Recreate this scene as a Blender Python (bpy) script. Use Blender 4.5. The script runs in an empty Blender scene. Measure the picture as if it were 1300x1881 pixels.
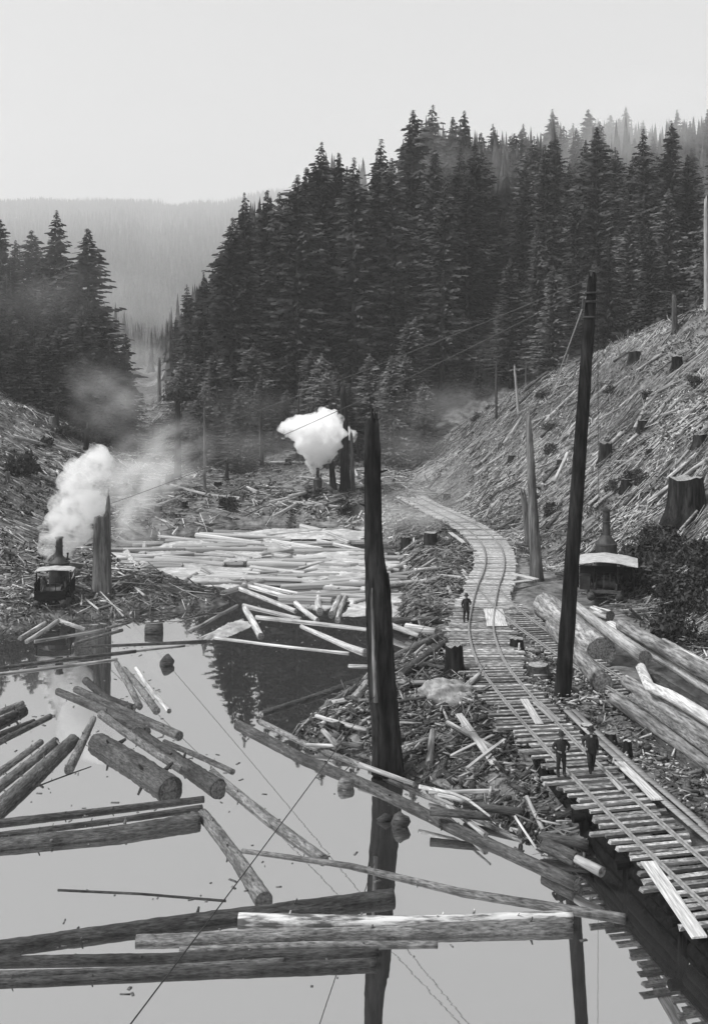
import bpy, bmesh, math, random
import numpy as np
from mathutils import Vector, Matrix, Euler

R = math.radians
rng = np.random.default_rng(7)
random.seed(7)
scene = bpy.context.scene
COL = scene.collection

# ------------------------------------------------------------------ camera, sky, sun, exposure
CAM_H, FPX, HZ = 18.4, 2000.0, 650.0          # eye height above the pond, focal length and horizon row of the old plate (1300 x 1881)
cam = bpy.data.cameras.new('camera')
cam_o = bpy.data.objects.new('camera', cam); COL.objects.link(cam_o)
cam_o.location = (0, 0, CAM_H); cam_o.rotation_euler = (R(90), 0, 0)
cam.sensor_fit = 'VERTICAL'; cam.sensor_height = 36.0
cam.lens = 36.0 * FPX / 1881.0
cam.shift_y = -(940.5 - HZ) / 1881.0          # view camera with a falling front: verticals stay upright
cam.clip_start = 0.5; cam.clip_end = 12000
scene.camera = cam_o

SUN_EL, SUN_AZ = R(50), R(-106)                # azimuth from +Y (away from the camera) towards +X
world = bpy.data.worlds.new('World'); scene.world = world; world.use_nodes = True
wn, wl = world.node_tree.nodes, world.node_tree.links
wn.clear()
sky = wn.new('ShaderNodeTexSky'); sky.sky_type = 'NISHITA'; sky.sun_disc = False
sky.sun_elevation = SUN_EL; sky.sun_rotation = SUN_AZ
sky.air_density = 2.0; sky.dust_density = 6.0; sky.altitude = 200
bw = wn.new('ShaderNodeRGBToBW')
mixw = wn.new('ShaderNodeMix'); mixw.data_type = 'RGBA'; mixw.inputs[0].default_value = 0.72
mixw.inputs[7].default_value = (7.6, 7.6, 7.6, 1)     # even overcast veil over the clear sky
bg = wn.new('ShaderNodeBackground'); bg.inputs['Strength'].default_value = 0.1
wo = wn.new('ShaderNodeOutputWorld')
wl.new(sky.outputs[0], bw.inputs[0]); wl.new(bw.outputs[0], mixw.inputs[6])
wl.new(mixw.outputs[2], bg.inputs['Color']); wl.new(bg.outputs[0], wo.inputs['Surface'])

sun = bpy.data.lights.new("sun", "SUN"); sun.energy = 5.0; sun.angle = R(12); sun.color = (1, 1, 1)
sun_o = bpy.data.objects.new('sun', sun); COL.objects.link(sun_o)
sd = Vector((math.sin(SUN_AZ) * math.cos(SUN_EL), math.cos(SUN_AZ) * math.cos(SUN_EL), math.sin(SUN_EL)))
sun_o.rotation_euler = (-sd).to_track_quat('-Z', 'Y').to_euler()
sun_o.location = sd * 300

vs = scene.view_settings
vs.view_transform = 'Standard'; vs.look = 'None'; vs.exposure = 0.0; vs.gamma = 1.0; vs.use_curve_mapping = False
scene.render.engine = 'CYCLES'
cy = scene.cycles
cy.use_denoising = True
cy.use_adaptive_sampling = True; cy.adaptive_threshold = 0.02
cy.max_bounces = 80; cy.diffuse_bounces = 2; cy.glossy_bounces = 3; cy.volume_bounces = 80; cy.transparent_max_bounces = 8
cy.volume_step_rate = 1.0; cy.volume_max_steps = 96

# ------------------------------------------------------------------ materials (the plate is monochrome: neutral greys)
def g(v): return (v, v, v, 1)

def new_mat(name):
    m = bpy.data.materials.new(name); m.use_nodes = True
    n, l = m.node_tree.nodes, m.node_tree.links
    return m, n, l, n['Principled BSDF']

def surf(name, lo, hi, scale=(1, 1, 1), rough=0.9, bump=0.0, bump_d=0.05, spread=0.0, detail=5, coord='Object', p0=0.35, p1=0.65,
         big=None, spec=0.2, ridge=None):
    """mottled grey: noise between lo and hi, optional per-object spread, optional larger patches, optional bark ridges"""
    m, n, l, b = new_mat(name)
    tc = n.new('ShaderNodeTexCoord'); mp = n.new('ShaderNodeMapping'); mp.inputs['Scale'].default_value = scale
    l.new(tc.outputs[coord], mp.inputs['Vector'])
    oi = n.new('ShaderNodeObjectInfo')
    add = n.new('ShaderNodeVectorMath'); add.operation = 'ADD'
    sc = n.new('ShaderNodeVectorMath'); sc.operation = 'SCALE'; sc.inputs[3].default_value = 37.0
    cx = n.new('ShaderNodeCombineXYZ')
    for i in range(3): l.new(oi.outputs['Random'], cx.inputs[i])
    l.new(cx.outputs[0], sc.inputs[0]); l.new(mp.outputs[0], add.inputs[0]); l.new(sc.outputs[0], add.inputs[1])
    nz = n.new('ShaderNodeTexNoise'); nz.inputs['Scale'].default_value = 1.0; nz.inputs['Detail'].default_value = detail
    nz.inputs['Roughness'].default_value = 0.62
    l.new(add.outputs[0], nz.inputs['Vector'])
    cr = n.new('ShaderNodeValToRGB'); cr.color_ramp.elements[0].position = p0; cr.color_ramp.elements[1].position = p1
    cr.color_ramp.elements[0].color = g(lo); cr.color_ramp.elements[1].color = g(hi)
    l.new(nz.outputs['Fac'], cr.inputs[0])
    out = cr.outputs[0]
    if big:
        nb = n.new('ShaderNodeTexNoise'); nb.inputs['Scale'].default_value = big[0]; nb.inputs['Detail'].default_value = 3
        l.new(add.outputs[0], nb.inputs['Vector'])
        c2 = n.new('ShaderNodeValToRGB'); c2.color_ramp.elements[0].position = 0.38; c2.color_ramp.elements[1].position = 0.62
        c2.color_ramp.elements[0].color = g(big[1]); c2.color_ramp.elements[1].color = g(big[2])
        l.new(nb.outputs['Fac'], c2.inputs[0])
        mu = n.new('ShaderNodeMix'); mu.data_type = 'RGBA'; mu.blend_type = 'MULTIPLY'; mu.inputs[0].default_value = 1.0
        l.new(out, mu.inputs[6]); l.new(c2.outputs[0], mu.inputs[7]); out = mu.outputs[2]
    if spread:
        mr = n.new('ShaderNodeMapRange'); mr.inputs[3].default_value = 1 - spread; mr.inputs[4].default_value = 1 + spread
        l.new(oi.outputs['Random'], mr.inputs[0])
        m2 = n.new('ShaderNodeVectorMath'); m2.operation = 'SCALE'
        l.new(out, m2.inputs[0]); l.new(mr.outputs[0], m2.inputs[3]); out = m2.outputs[0]
    l.new(out, b.inputs['Base Color'])
    b.inputs['Roughness'].default_value = rough; b.inputs['Specular IOR Level'].default_value = spec
    if bump:
        bp = n.new('ShaderNodeBump'); bp.inputs['Strength'].default_value = bump; bp.inputs['Distance'].default_value = bump_d
        l.new(nz.outputs['Fac'], bp.inputs['Height']); l.new(bp.outputs[0], b.inputs['Normal'])
    return m

M = {}
M['bark'] = surf('bark', .025, .28, (3.6, 17, 17), bump=1, bump_d=.06, spread=.35, big=(.2, .55, 1.1), detail=9, p0=.3, p1=.74)
M['bark_dark'] = surf('bark_dark', .012, .13, (3.6, 17, 17), bump=1, bump_d=.06, spread=.3, big=(.2, .55, 1.1), detail=9, p0=.3, p1=.74)
M['wood_pale'] = surf('wood_pale', .22, .6, (.8, 11, 11), bump=.6, bump_d=.02, spread=.25, big=(.3, .7, 1.05))
M['wood_mid'] = surf('wood_mid', .12, .5, (.9, 11, 11), bump=.8, bump_d=.03, spread=.3, big=(.4, .55, 1.1), detail=9)
M['peeled'] = surf('peeled', .09, .62, (.7, 4.5, 4.5), bump=.9, bump_d=.05, spread=.15, p0=.44, p1=.58, detail=9)
M['end'] = surf('end', .07, .3, (9, 9, 9), bump=.3, spread=.35)
M['end_pale'] = surf('end_pale', .25, .55, (9, 9, 9), bump=.3, spread=.25)
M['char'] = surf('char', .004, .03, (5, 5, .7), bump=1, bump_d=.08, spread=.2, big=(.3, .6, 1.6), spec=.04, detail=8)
M['char_x'] = surf('char_x', .004, .016, (.7, 6, 6), bump=1, bump_d=.06, spread=.2, spec=.03)  # near-black colour carries the shade under the trestle deck
M['bark_light'] = surf('bark_light', .08, .4, (1.2, 8, 8), bump=1, bump_d=.05, spread=.25, big=(.35, .6, 1.1), detail=9)
M['snagwood'] = surf('snagwood', .05, .17, (5, 5, .6), bump=1, bump_d=.07, spread=.3, big=(.3, .5, 1.2))
M['snagpale'] = surf('snagpale', .2, .45, (5, 5, .6), bump=.8, bump_d=.05, spread=.2)
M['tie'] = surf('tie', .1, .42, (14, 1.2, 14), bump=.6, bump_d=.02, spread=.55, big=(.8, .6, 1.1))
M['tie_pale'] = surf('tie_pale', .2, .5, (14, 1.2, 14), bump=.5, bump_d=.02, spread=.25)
M['plank'] = surf('plank', .24, .56, (.9, 16, 16), bump=.3, bump_d=.01, spread=.15)
M['plank_grey'] = surf('plank_grey', .16, .36, (.7, 12, 12), bump=.3, bump_d=.01, spread=.2)
M['rail'] = surf('rail', .16, .3, (6, 6, 6), rough=.4, spread=.05, spec=.5)
M['iron'] = surf('iron', .012, .045, (3, 3, 3), rough=.6, bump=.2, spread=.15, spec=.4)
M['roof'] = surf('roof', .24, .52, (2, 5, 2), rough=.7, bump=.2, spread=.05)
M['rope'] = surf('rope', .02, .05, (3, 3, 3))
M['cable'] = surf('cable', .05, .09, (3, 3, 3))
M['rope_pale'] = surf('rope_pale', .3, .4, (3, 3, 3))
M['earth'] = surf('earth', .06, .27, (1.1, 1.1, 1.1), bump=1, bump_d=.25, detail=9, big=(.07, .55, 1.1))
M['slash'] = surf('slash', .36, .74, (2, 2, 2), spread=.0, big=(.05, .45, 1.1))
M['slash_dark'] = surf('slash_dark', .08, .28, (2, 2, 2), big=(.04, .4, 1.1))
M['debris'] = surf('debris', .025, .26, (1.3, 1.3, 1.3), big=(.3, .5, 1.1))
M['scum'] = surf('scum', .3, .58, (1.6, 1.6, 1.6), detail=9, bump=.4, bump_d=.03, big=(.35, .7, 1.05))
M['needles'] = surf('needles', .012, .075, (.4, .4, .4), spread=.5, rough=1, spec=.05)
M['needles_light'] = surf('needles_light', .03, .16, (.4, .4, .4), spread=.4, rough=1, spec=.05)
M['leaf'] = surf('leaf', .016, .07, (1.5, 1.5, 1.5), spread=.3, rough=.8, spec=.1)
M['trunk'] = surf('trunk', .04, .13, (4, 4, .5), bump=.6, spread=.3)
M['cloth'] = surf('cloth', .012, .03, (7, 7, 7), bump=.3, bump_d=.02, spread=.3)
M['skin'] = surf('skin', .16, .22, (9, 9, 9))
M['canvas'] = surf('canvas', .14, .36, (3, 3, 3), bump=.6, bump_d=.06)

def water_mat():
    m, n, l, b = new_mat('pond_water')
    out = n['Material Output']
    n.remove(b)
    tc = n.new('ShaderNodeTexCoord')
    mp = n.new('ShaderNodeMapping'); mp.inputs['Scale'].default_value = (.55, 1.3, 1)
    l.new(tc.outputs['Object'], mp.inputs['Vector'])
    nz = n.new('ShaderNodeTexNoise'); nz.inputs['Scale'].default_value = 1.4; nz.inputs['Detail'].default_value = 3
    l.new(mp.outputs[0], nz.inputs['Vector'])
    nb = n.new('ShaderNodeTexNoise'); nb.inputs['Scale'].default_value = .045; nb.inputs['Detail'].default_value = 2
    l.new(tc.outputs['Object'], nb.inputs['Vector'])
    cr = n.new('ShaderNodeMapRange'); cr.inputs[1].default_value = .45; cr.inputs[2].default_value = .7; cr.inputs[3].default_value = .004; cr.inputs[4].default_value = .02
    l.new(nb.outputs['Fac'], cr.inputs[0])
    bp = n.new('ShaderNodeBump'); bp.inputs['Distance'].default_value = .06
    l.new(cr.outputs[0], bp.inputs['Strength']); l.new(nz.outputs['Fac'], bp.inputs['Height'])
    gl = n.new('ShaderNodeBsdfGlossy'); gl.inputs['Roughness'].default_value = .015; gl.inputs['Color'].default_value = g(.97)
    df = n.new('ShaderNodeBsdfDiffuse'); df.inputs['Color'].default_value = g(.035)
    l.new(bp.outputs[0], gl.inputs['Normal'])
    mx = n.new('ShaderNodeMixShader'); mx.inputs[0].default_value = .61
    l.new(df.outputs[0], mx.inputs[1]); l.new(gl.outputs[0], mx.inputs[2]); l.new(mx.outputs[0], out.inputs['Surface'])
    return m
M['water'] = water_mat()

def vol_mat(name, density, aniso=0.0, noise=None, albedo=.99):
    m, n, l, b = new_mat(name); out = n['Material Output']; n.remove(b)
    v = n.new('ShaderNodeVolumePrincipled'); v.inputs['Color'].default_value = g(albedo)
    v.inputs['Density'].default_value = density; v.inputs['Anisotropy'].default_value = aniso
    l.new(v.outputs[0], out.inputs['Volume'])
    if noise:
        tc = n.new('ShaderNodeTexCoord')
        nz = n.new('ShaderNodeTexNoise'); nz.inputs['Scale'].default_value = noise; nz.inputs['Detail'].default_value = 4
        l.new(tc.outputs['Object'], nz.inputs['Vector'])
        ge = n.new('ShaderNodeVectorMath'); ge.operation = 'LENGTH'       # unit-ball falloff in the puff's own space
        l.new(tc.outputs['Object'], ge.inputs[0])
        f = n.new('ShaderNodeMapRange'); f.inputs[1].default_value = 1.0; f.inputs[2].default_value = .15; f.inputs[3].default_value = 0; f.inputs[4].default_value = 1
        l.new(ge.outputs['Value'], f.inputs[0])
        a = n.new('ShaderNodeMapRange'); a.inputs[1].default_value = .42; a.inputs[2].default_value = .66; a.inputs[3].default_value = 0; a.inputs[4].default_value = density
        l.new(nz.outputs['Fac'], a.inputs[0])
        mu = n.new('ShaderNodeMath'); mu.operation = 'MULTIPLY'
        l.new(f.outputs[0], mu.inputs[0]); l.new(a.outputs[0], mu.inputs[1]); l.new(mu.outputs[0], v.inputs['Density'])
    return m

def steam_mat(name, density):
    m, n, l, b = new_mat(name); out = n['Material Output']; n.remove(b)
    v = n.new('ShaderNodeVolumePrincipled'); v.inputs['Color'].default_value = g(1.0); l.new(v.outputs[0], out.inputs['Volume'])
    tc = n.new('ShaderNodeTexCoord'); nz = n.new('ShaderNodeTexNoise'); nz.inputs['Scale'].default_value = .95; nz.inputs['Detail'].default_value = 7; nz.inputs['Roughness'].default_value = .62
    l.new(tc.outputs['Object'], nz.inputs['Vector'])
    a = n.new('ShaderNodeMapRange'); a.inputs[1].default_value = .41; a.inputs[2].default_value = .55; a.inputs[3].default_value = 0; a.inputs[4].default_value = density
    l.new(nz.outputs['Fac'], a.inputs[0]); l.new(a.outputs[0], v.inputs['Density'])
    return m

# ------------------------------------------------------------------ helpers
def at(px, py, h=0.0):
    """plate pixel -> the point of the place at height h above the pond"""
    d = FPX * (CAM_H - h) / (py - HZ)
    return Vector(((px - 650) * d / FPX, d, h))

def atd(px, py, d):
    """plate pixel at a known distance d"""
    return Vector(((px - 650) * d / FPX, d, CAM_H + (HZ - py) * d / FPX))

def tag(o, label=None, cat=None, group=None, kind=None):
    if label: o['label'] = label
    if cat: o['category'] = cat
    if group: o['group'] = group
    if kind: o['kind'] = kind
    return o

def mesh(name, v, f, mat=None, smooth=False):
    me = bpy.data.meshes.new(name)
    v = np.asarray(v, dtype=np.float32).reshape(-1, 3)
    if isinstance(f, np.ndarray):
        k = f.shape[1]
        me.vertices.add(len(v)); me.vertices.foreach_set('co', v.ravel())
        me.loops.add(f.size); me.loops.foreach_set('vertex_index', f.astype(np.int32).ravel())
        me.polygons.add(len(f)); me.polygons.foreach_set('loop_start', np.arange(0, f.size, k, dtype=np.int32))
        me.update(calc_edges=True)
    else:
        me.from_pydata(v.tolist(), [], f); me.update()
    for mm in (mat if isinstance(mat, (list, tuple)) else [mat]):
        if mm: me.materials.append(M[mm] if isinstance(mm, str) else mm)
    if smooth: me.polygons.foreach_set('use_smooth', np.ones(len(me.polygons), dtype=bool))
    return me

def link(name, data, parent=None, loc=None, rot=None):
    o = bpy.data.objects.new(name, data); COL.objects.link(o)
    if parent is not None: o.parent = parent
    if loc is not None: o.location = loc
    if rot is not None: o.rotation_euler = rot
    return o

def empty(name, loc=(0, 0, 0), rz=0.0):
    o = link(name, None, None, loc, (0, 0, rz)); o.empty_display_size = .2
    return o

def frame(d, up=Vector((0, 0, 1))):
    x = Vector(d).normalized()
    if abs(x.dot(up)) > .98: up = Vector((0, 1, 0))
    y = up.cross(x).normalized(); z = x.cross(y)
    return Matrix((x, y, z)).transposed()

BQ = np.array([[0, 3, 2, 1], [4, 5, 6, 7], [0, 1, 5, 4], [1, 2, 6, 5], [2, 3, 7, 6], [3, 0, 4, 7]])
BC = np.array([[-1, -1, -1], [1, -1, -1], [1, 1, -1], [-1, 1, -1], [-1, -1, 1], [1, -1, 1], [1, 1, 1], [-1, 1, 1]], dtype=float)

def boxes(c, dx, lw, up=None, taper=.0):
    """N boxes: centres c (N,3), long axes dx (N,3), full sizes lw (N,3) -> verts, quads"""
    c = np.asarray(c, float); dx = np.asarray(dx, float); lw = np.asarray(lw, float)
    x = dx / np.linalg.norm(dx, axis=1, keepdims=True)
    u = np.tile([0, 0, 1.0], (len(c), 1)) if up is None else np.asarray(up, float)
    y = np.cross(u, x); ny = np.linalg.norm(y, axis=1, keepdims=True); y = np.where(ny < 1e-3, np.array([0, 1.0, 0]), y / np.maximum(ny, 1e-6))
    z = np.cross(x, y)
    k = BC[None] * (lw / 2)[:, None, :]
    if taper: k[:, [1, 2, 5, 6], 1:] *= (1 - taper)
    v = c[:, None, :] + k[..., 0:1] * x[:, None] + k[..., 1:2] * y[:, None] + k[..., 2:3] * z[:, None]
    f = BQ[None] + 8 * np.arange(len(c))[:, None, None]
    return v.reshape(-1, 3), f.reshape(-1, 4)

def bx(parts):
    """list of (centre, size, rotz, rotx) upright boxes"""
    vs_, fs_ = [], []
    for i, p in enumerate(parts):
        c, s = p[0], p[1]; e = Euler((p[3] if len(p) > 3 else 0, p[4] if len(p) > 4 else 0, p[2] if len(p) > 2 else 0)).to_matrix()
        for q in BC: vs_.append(Vector(c) + e @ Vector((q[0] * s[0] / 2, q[1] * s[1] / 2, q[2] * s[2] / 2)))
        fs_ += (BQ + 8 * i).tolist()
    return vs_, fs_

def ring_tube(path, radii, n=12, rough=0.0, cap=True, seed=0, flute=0.0):
    """tube along a 3-D path with a radius for each station; rough = uneven surface"""
    rg = np.random.default_rng(seed)
    P = [Vector(p) for p in path]; m = len(P); V = []
    ph = rg.uniform(0, 6.28, 6)
    for i in range(m):
        d = (P[min(i + 1, m - 1)] - P[max(i - 1, 0)])
        F = frame(d)
        for j in range(n):
            a = 2 * math.pi * j / n
            r = radii[i] * (1 + rough * (rg.random() - .5) * 2 + flute * (math.sin(3 * a + ph[0] + i * .15) * .5 + math.sin(5 * a + ph[1] - i * .1) * .35 + math.sin(8 * a + ph[2]) * .25))
            V.append(P[i] + F @ Vector((0, math.cos(a) * r, math.sin(a) * r)))
    Fs = [[i * n + j, i * n + (j + 1) % n, (i + 1) * n + (j + 1) % n, (i + 1) * n + j] for i in range(m - 1) for j in range(n)]
    if cap:
        Fs.append([j for j in range(n)][::-1]); Fs.append([(m - 1) * n + j for j in range(n)])
    return V, Fs

def lathe(prof, n=20, cx=0, cy_=0):
    V = []
    for r, z in prof:
        for j in range(n):
            a = 2 * math.pi * j / n; V.append((cx + r * math.cos(a), cy_ + r * math.sin(a), z))
    m = len(prof)
    F = [[i * n + j, i * n + (j + 1) % n, (i + 1) * n + (j + 1) % n, (i + 1) * n + j] for i in range(m - 1) for j in range(n)]
    F.append(list(range(n))[::-1]); F.append([(m - 1) * n + j for j in range(n)])
    return V, F

def join(*vf):
    V, F = [], []
    for v, f in vf:
        k = len(V); V += [tuple(x) for x in v]
        F += [[i + k for i in q] for q in (f.tolist() if isinstance(f, np.ndarray) else f)]
    return V, F

def vnoise(x, y, s, seed=0):
    """smooth value noise, period-free, for the terrain"""
    x = np.asarray(x, float) / s; y = np.asarray(y, float) / s
    xi = np.floor(x).astype(np.int64); yi = np.floor(y).astype(np.int64); fx = x - xi; fy = y - yi
    def h(a, b):
        k = (a * 374761393 + b * 668265263 + seed * 1442695041) & 0xffffffff
        k = ((k ^ (k >> 13)) * 1274126177) & 0xffffffff
        return ((k ^ (k >> 16)) & 0xffff) / 65535.0
    ux = fx * fx * (3 - 2 * fx); uy = fy * fy * (3 - 2 * fy)
    return (h(xi, yi) * (1 - ux) + h(xi + 1, yi) * ux) * (1 - uy) + (h(xi, yi + 1) * (1 - ux) + h(xi + 1, yi + 1) * ux) * uy - .5

def sstep(a, b, x):
    t = np.clip((x - a) / (b - a), 0, 1); return t * t * (3 - 2 * t)

# ------------------------------------------------------------------ the lie of the land
POND = np.array([(14.5, -40), (13.6, 15), (12.9, 24), (12.2, 30), (11.0, 35.5), (9.6, 39.2), (7.3, 40.8), (5.6, 43.6), (3.6, 46.4), (.9, 49.3), (-1.2, 50.8), (-2.8, 52.4),
                 (-1.6, 55.4), (.7, 60.8), (3.0, 65.0), (5.2, 67.6), (6.6, 69.6), (5.6, 71.6), (3.4, 72.6), (3.2, 77), (4.0, 84), (4.8, 90), (4.4, 101), (3.0, 112),
                 (-1.75, 116.5), (-12.3, 117), (-17.6, 111), (-22, 108), (-23, 101), (-19.6, 93), (-15.8, 89.5), (-10.6, 83), (-9, 80.2), (-12.4, 77.8),
                 (-16.5, 76.6), (-20.6, 75), (-23.5, 71), (-28, 67), (-40, 60), (-50, 40), (-52, -40)])

def pond_dist(X, Y):
    """signed distance to the shore, positive on land"""
    X = np.asarray(X, float); Y = np.asarray(Y, float)
    dm = np.full(X.shape, 1e9); ins = np.zeros(X.shape, bool)
    for (x0, y0), (x1, y1) in zip(POND, np.roll(POND, -1, axis=0)):
        dx, dy = x1 - x0, y1 - y0
        t = np.clip(((X - x0) * dx + (Y - y0) * dy) / (dx * dx + dy * dy), 0, 1)
        dm = np.minimum(dm, np.hypot(X - x0 - t * dx, Y - y0 - t * dy))
        c = ((y0 > Y) != (y1 > Y)) & (X < (x1 - x0) * (Y - y0) / (y1 - y0 + 1e-12) + x0); ins ^= c
    return np.where(ins, -dm, dm)

TOE_Y = [-60, 20, 50, 65, 75, 90, 105, 115, 127, 140, 150, 160, 175, 400]
TOE_X = [34, 30, 23.5, 20.5, 18.6, 15.6, 14.6, 12.6, 9.6, 7.8, 7.2, 8.5, 12, 40]
AX_Y = [-60, 60, 80, 95, 110, 130, 200, 400, 1000, 4000]
AX_X = [-60, -28, -28, -26, -25.5, -28, -38, -74, -185, -740]

def H(X, Y):
    X = np.asarray(X, float); Y = np.asarray(Y, float)
    d = np.where((Y < 160) & (Y > -60) & (X > -90) & (X < 60), pond_dist(X, Y), 60.0)
    z = np.where(d > 0, 1.15 * (1 - np.exp(-np.maximum(d, 0) / 2.2)), np.maximum(d * 1.3, -2.5))
    land = np.clip(d / 2, 0, 1)
    z += .05 * np.clip(Y - 118, 0, 212)
    u = X - np.interp(Y, TOE_Y, TOE_X)
    hr = .79 * (np.sqrt(np.maximum(u, 0) ** 2 + 1) - 1 + 0 * u)
    yc = np.maximum(150 - (X - 16.5) * 1.25, 112)
    hr = np.minimum(hr, 42)
    hr = np.maximum(hr - 1.1 * np.maximum(Y - yc, 0), 0)
    fh = sstep(140, 185, Y) * (.17 * np.clip(Y - 145, 0, 95) + .27 * np.clip(X + .12 * Y, 0, 140)) * sstep(-.19, -.13, X / np.maximum(Y, 1))
    v = np.interp(Y, AX_Y, AX_X) - X
    left = np.minimum(.52 * np.maximum(np.sqrt(np.maximum(v, 0) ** 2 + 9) - 3, 0), 24)
    far = .185 * np.clip(Y - 1400, 0, 3000)
    z = z + np.maximum(hr, np.minimum(fh, 60)) + left + far
    z += land * (vnoise(X, Y, 3.1, 1) * .5 + vnoise(X, Y, 1.2, 2) * .28) + sstep(2, 14, d) * (vnoise(X, Y, 11, 3) * 1.6 + vnoise(X, Y, 5, 4) * .9) * sstep(1, 7, hr + left + sstep(120, 150, Y) * 6)
    z += far / 555 * (vnoise(X, Y, 460, 5) * 26 + vnoise(X, Y, 150, 6) * 26)
    return z

def Hs(x, y): return float(H(np.array([x]), np.array([y]))[0])

def on_ground(px, py, lo=18, hi=420):
    """where the line of sight through a plate pixel meets the land"""
    d = np.arange(lo, hi, .2)
    X = (px - 650) * d / FPX; Z = CAM_H + (HZ - py) * d / FPX
    k = np.nonzero(Z <= np.maximum(H(X, d), 0))[0]
    i = k[0] if len(k) else len(d) - 1
    return Vector((X[i], d[i], max(float(Z[i]), 0)))

def build_terrain():
    ys = np.concatenate([np.linspace(-60, 14, 26), np.exp(np.arange(math.log(15), math.log(5400), .008))])
    us = np.linspace(-1, 1, 300); us = np.sign(us) * np.abs(us) ** 1.25
    Yg, U = np.meshgrid(ys, us, indexing='ij')
    Xg = U * (30 + np.maximum(Yg, 0) * .62)
    Z = H(Xg, Yg)
    ny, nx = Xg.shape
    idx = np.arange(ny * nx).reshape(ny, nx)
    f = np.stack([idx[:-1, :-1], idx[:-1, 1:], idx[1:, 1:], idx[1:, :-1]], -1).reshape(-1, 4)
    me = mesh('ground', np.stack([Xg, Yg, Z], -1).reshape(-1, 3), f, 'earth', True)
    return tag(link('ground', me), kind='structure')
build_terrain()
wv = [(-130, -60, 0), (60, -60, 0), (60, 124, 0), (-130, 124, 0)]
tag(link('water', mesh('water', wv, [[0, 1, 2, 3]], 'water')), kind='structure')

# ------------------------------------------------------------------ haze: the damp air of the valley
hv, hf = bx([((0, 2700, 378), (7600, 5600, 764))])
haze = link('haze', mesh('haze', hv, hf, vol_mat('haze_air', 0.00027, .15, None, 1.0)))
tag(haze, kind='stuff')

# ------------------------------------------------------------------ trees
def conifer_mesh(h, R0, seed, base=.14, sparse=1.0):
    rg = np.random.default_rng(seed)
    V, F = [], []
    z = h * base
    az0 = rg.uniform(0, 6.28)
    lob = rg.uniform(0, 6.28, 3)
    while z < h * .996:
        t = (z - h * base) / (h * (1 - base))
        prof = (1 - t) ** .66 * (.55 + .45 * min(1, t / .2 + .3)) * min(1, (1 - t) / .10 + .12) + .004
        nb = int(rg.integers(6, 9)) if t < .85 else 5
        az0 += rg.uniform(.4, 1.2)
        lev = rg.uniform(.72, 1.18)
        for k in range(nb):
            if rg.random() < .10 / sparse: continue
            a = az0 + 6.283 * k / nb + rg.normal(0, .25); zk = z + rg.normal(0, .42) * min(1, (1 - t) * 5)
            L = R0 * prof * lev * rg.uniform(.5, 1.25) * (1 + .22 * math.sin(a + lob[0] + z * .2) + .14 * math.sin(2 * a + lob[1] - z * .35))
            if L < .12: L = .12
            ca, sa = math.cos(a), math.sin(a)
            drop = rg.uniform(.1, .6) * (1.15 - t); n = max(2, int(L / .6))
            for q in range(n):
                s = (q + .65) / n
                if s < .25 and L > 3 and rg.random() < .5: continue
                r = L * s; zz = zk - drop * L * s + .16 * L * s * s
                w = (.36 + .5 * (1 - s) * min(1, L / 3)) * rg.uniform(.75, 1.35); ln = L / n * 1.3
                for sg in (-1, 1):
                    if rg.random() < .1: continue
                    b = a + sg * rg.uniform(.3, 1.1)
                    p0 = np.array((ca * (r - ln * .5), sa * (r - ln * .5), zz + .08)); p1 = np.array((ca * (r + ln * .5), sa * (r + ln * .5), zz - .15 * ln))
                    e = np.array((math.cos(b) * w * .8, math.sin(b) * w * .8, -rg.uniform(.35, 1.15) * w))
                    i = len(V); V += [p0, p1, p1 + e * .7, p0 + e * 1.1]; F.append((i, i + 1, i + 2, i + 3))
        z += (.30 + .32 * (1 - t)) * rg.uniform(.75, 1.3) / sparse * (h / 40)
    return mesh('conifer_crown', np.array(V), np.array(F), 'needles')

def trunk_mesh(h, r, seed):
    v, f = ring_tube([(0, 0, -.6), (0, 0, h * .05), (0, 0, h * .5), (.1, 0, h * .97)], [r * 1.4, r, r * .62, .05], 8, .05, True, seed)
    return mesh('conifer_trunk', v, f, 'trunk', True)

CON = []
for i, (h, r0, b, sp) in enumerate([(40, 6.3, .07, 1), (42, 5.6, .09, 1), (38, 6.8, .04, 1.05), (41, 5.2, .12, .9), (36, 5.9, .03, 1), (43, 6.0, .15, .92)]):
    CON.append((h, conifer_mesh(h, r0, 100 + i, b, sp), trunk_mesh(h, .42, i)))

def put_tree(x, y, top_z, kind, label, group=None, wide=1.0, mat=None):
    zb = Hs(x, y) - .2
    h0, cm, tm = CON[kind]
    s = (top_z - zb) / h0
    root = empty('conifer_tree', (x, y, zb), random.uniform(0, 6.28))
    root.scale = (s * wide * random.uniform(.9, 1.1), s * wide * random.uniform(.9, 1.1), s)
    root.rotation_euler.x = random.gauss(0, .012)
    link('trunk', tm, root)
    c = link('crown', cm, root)
    if mat:
        c.material_slots[0].link = 'OBJECT'; c.material_slots[0].material = M[mat]
    tag(root, label, 'tree', group)
    return root

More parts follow.
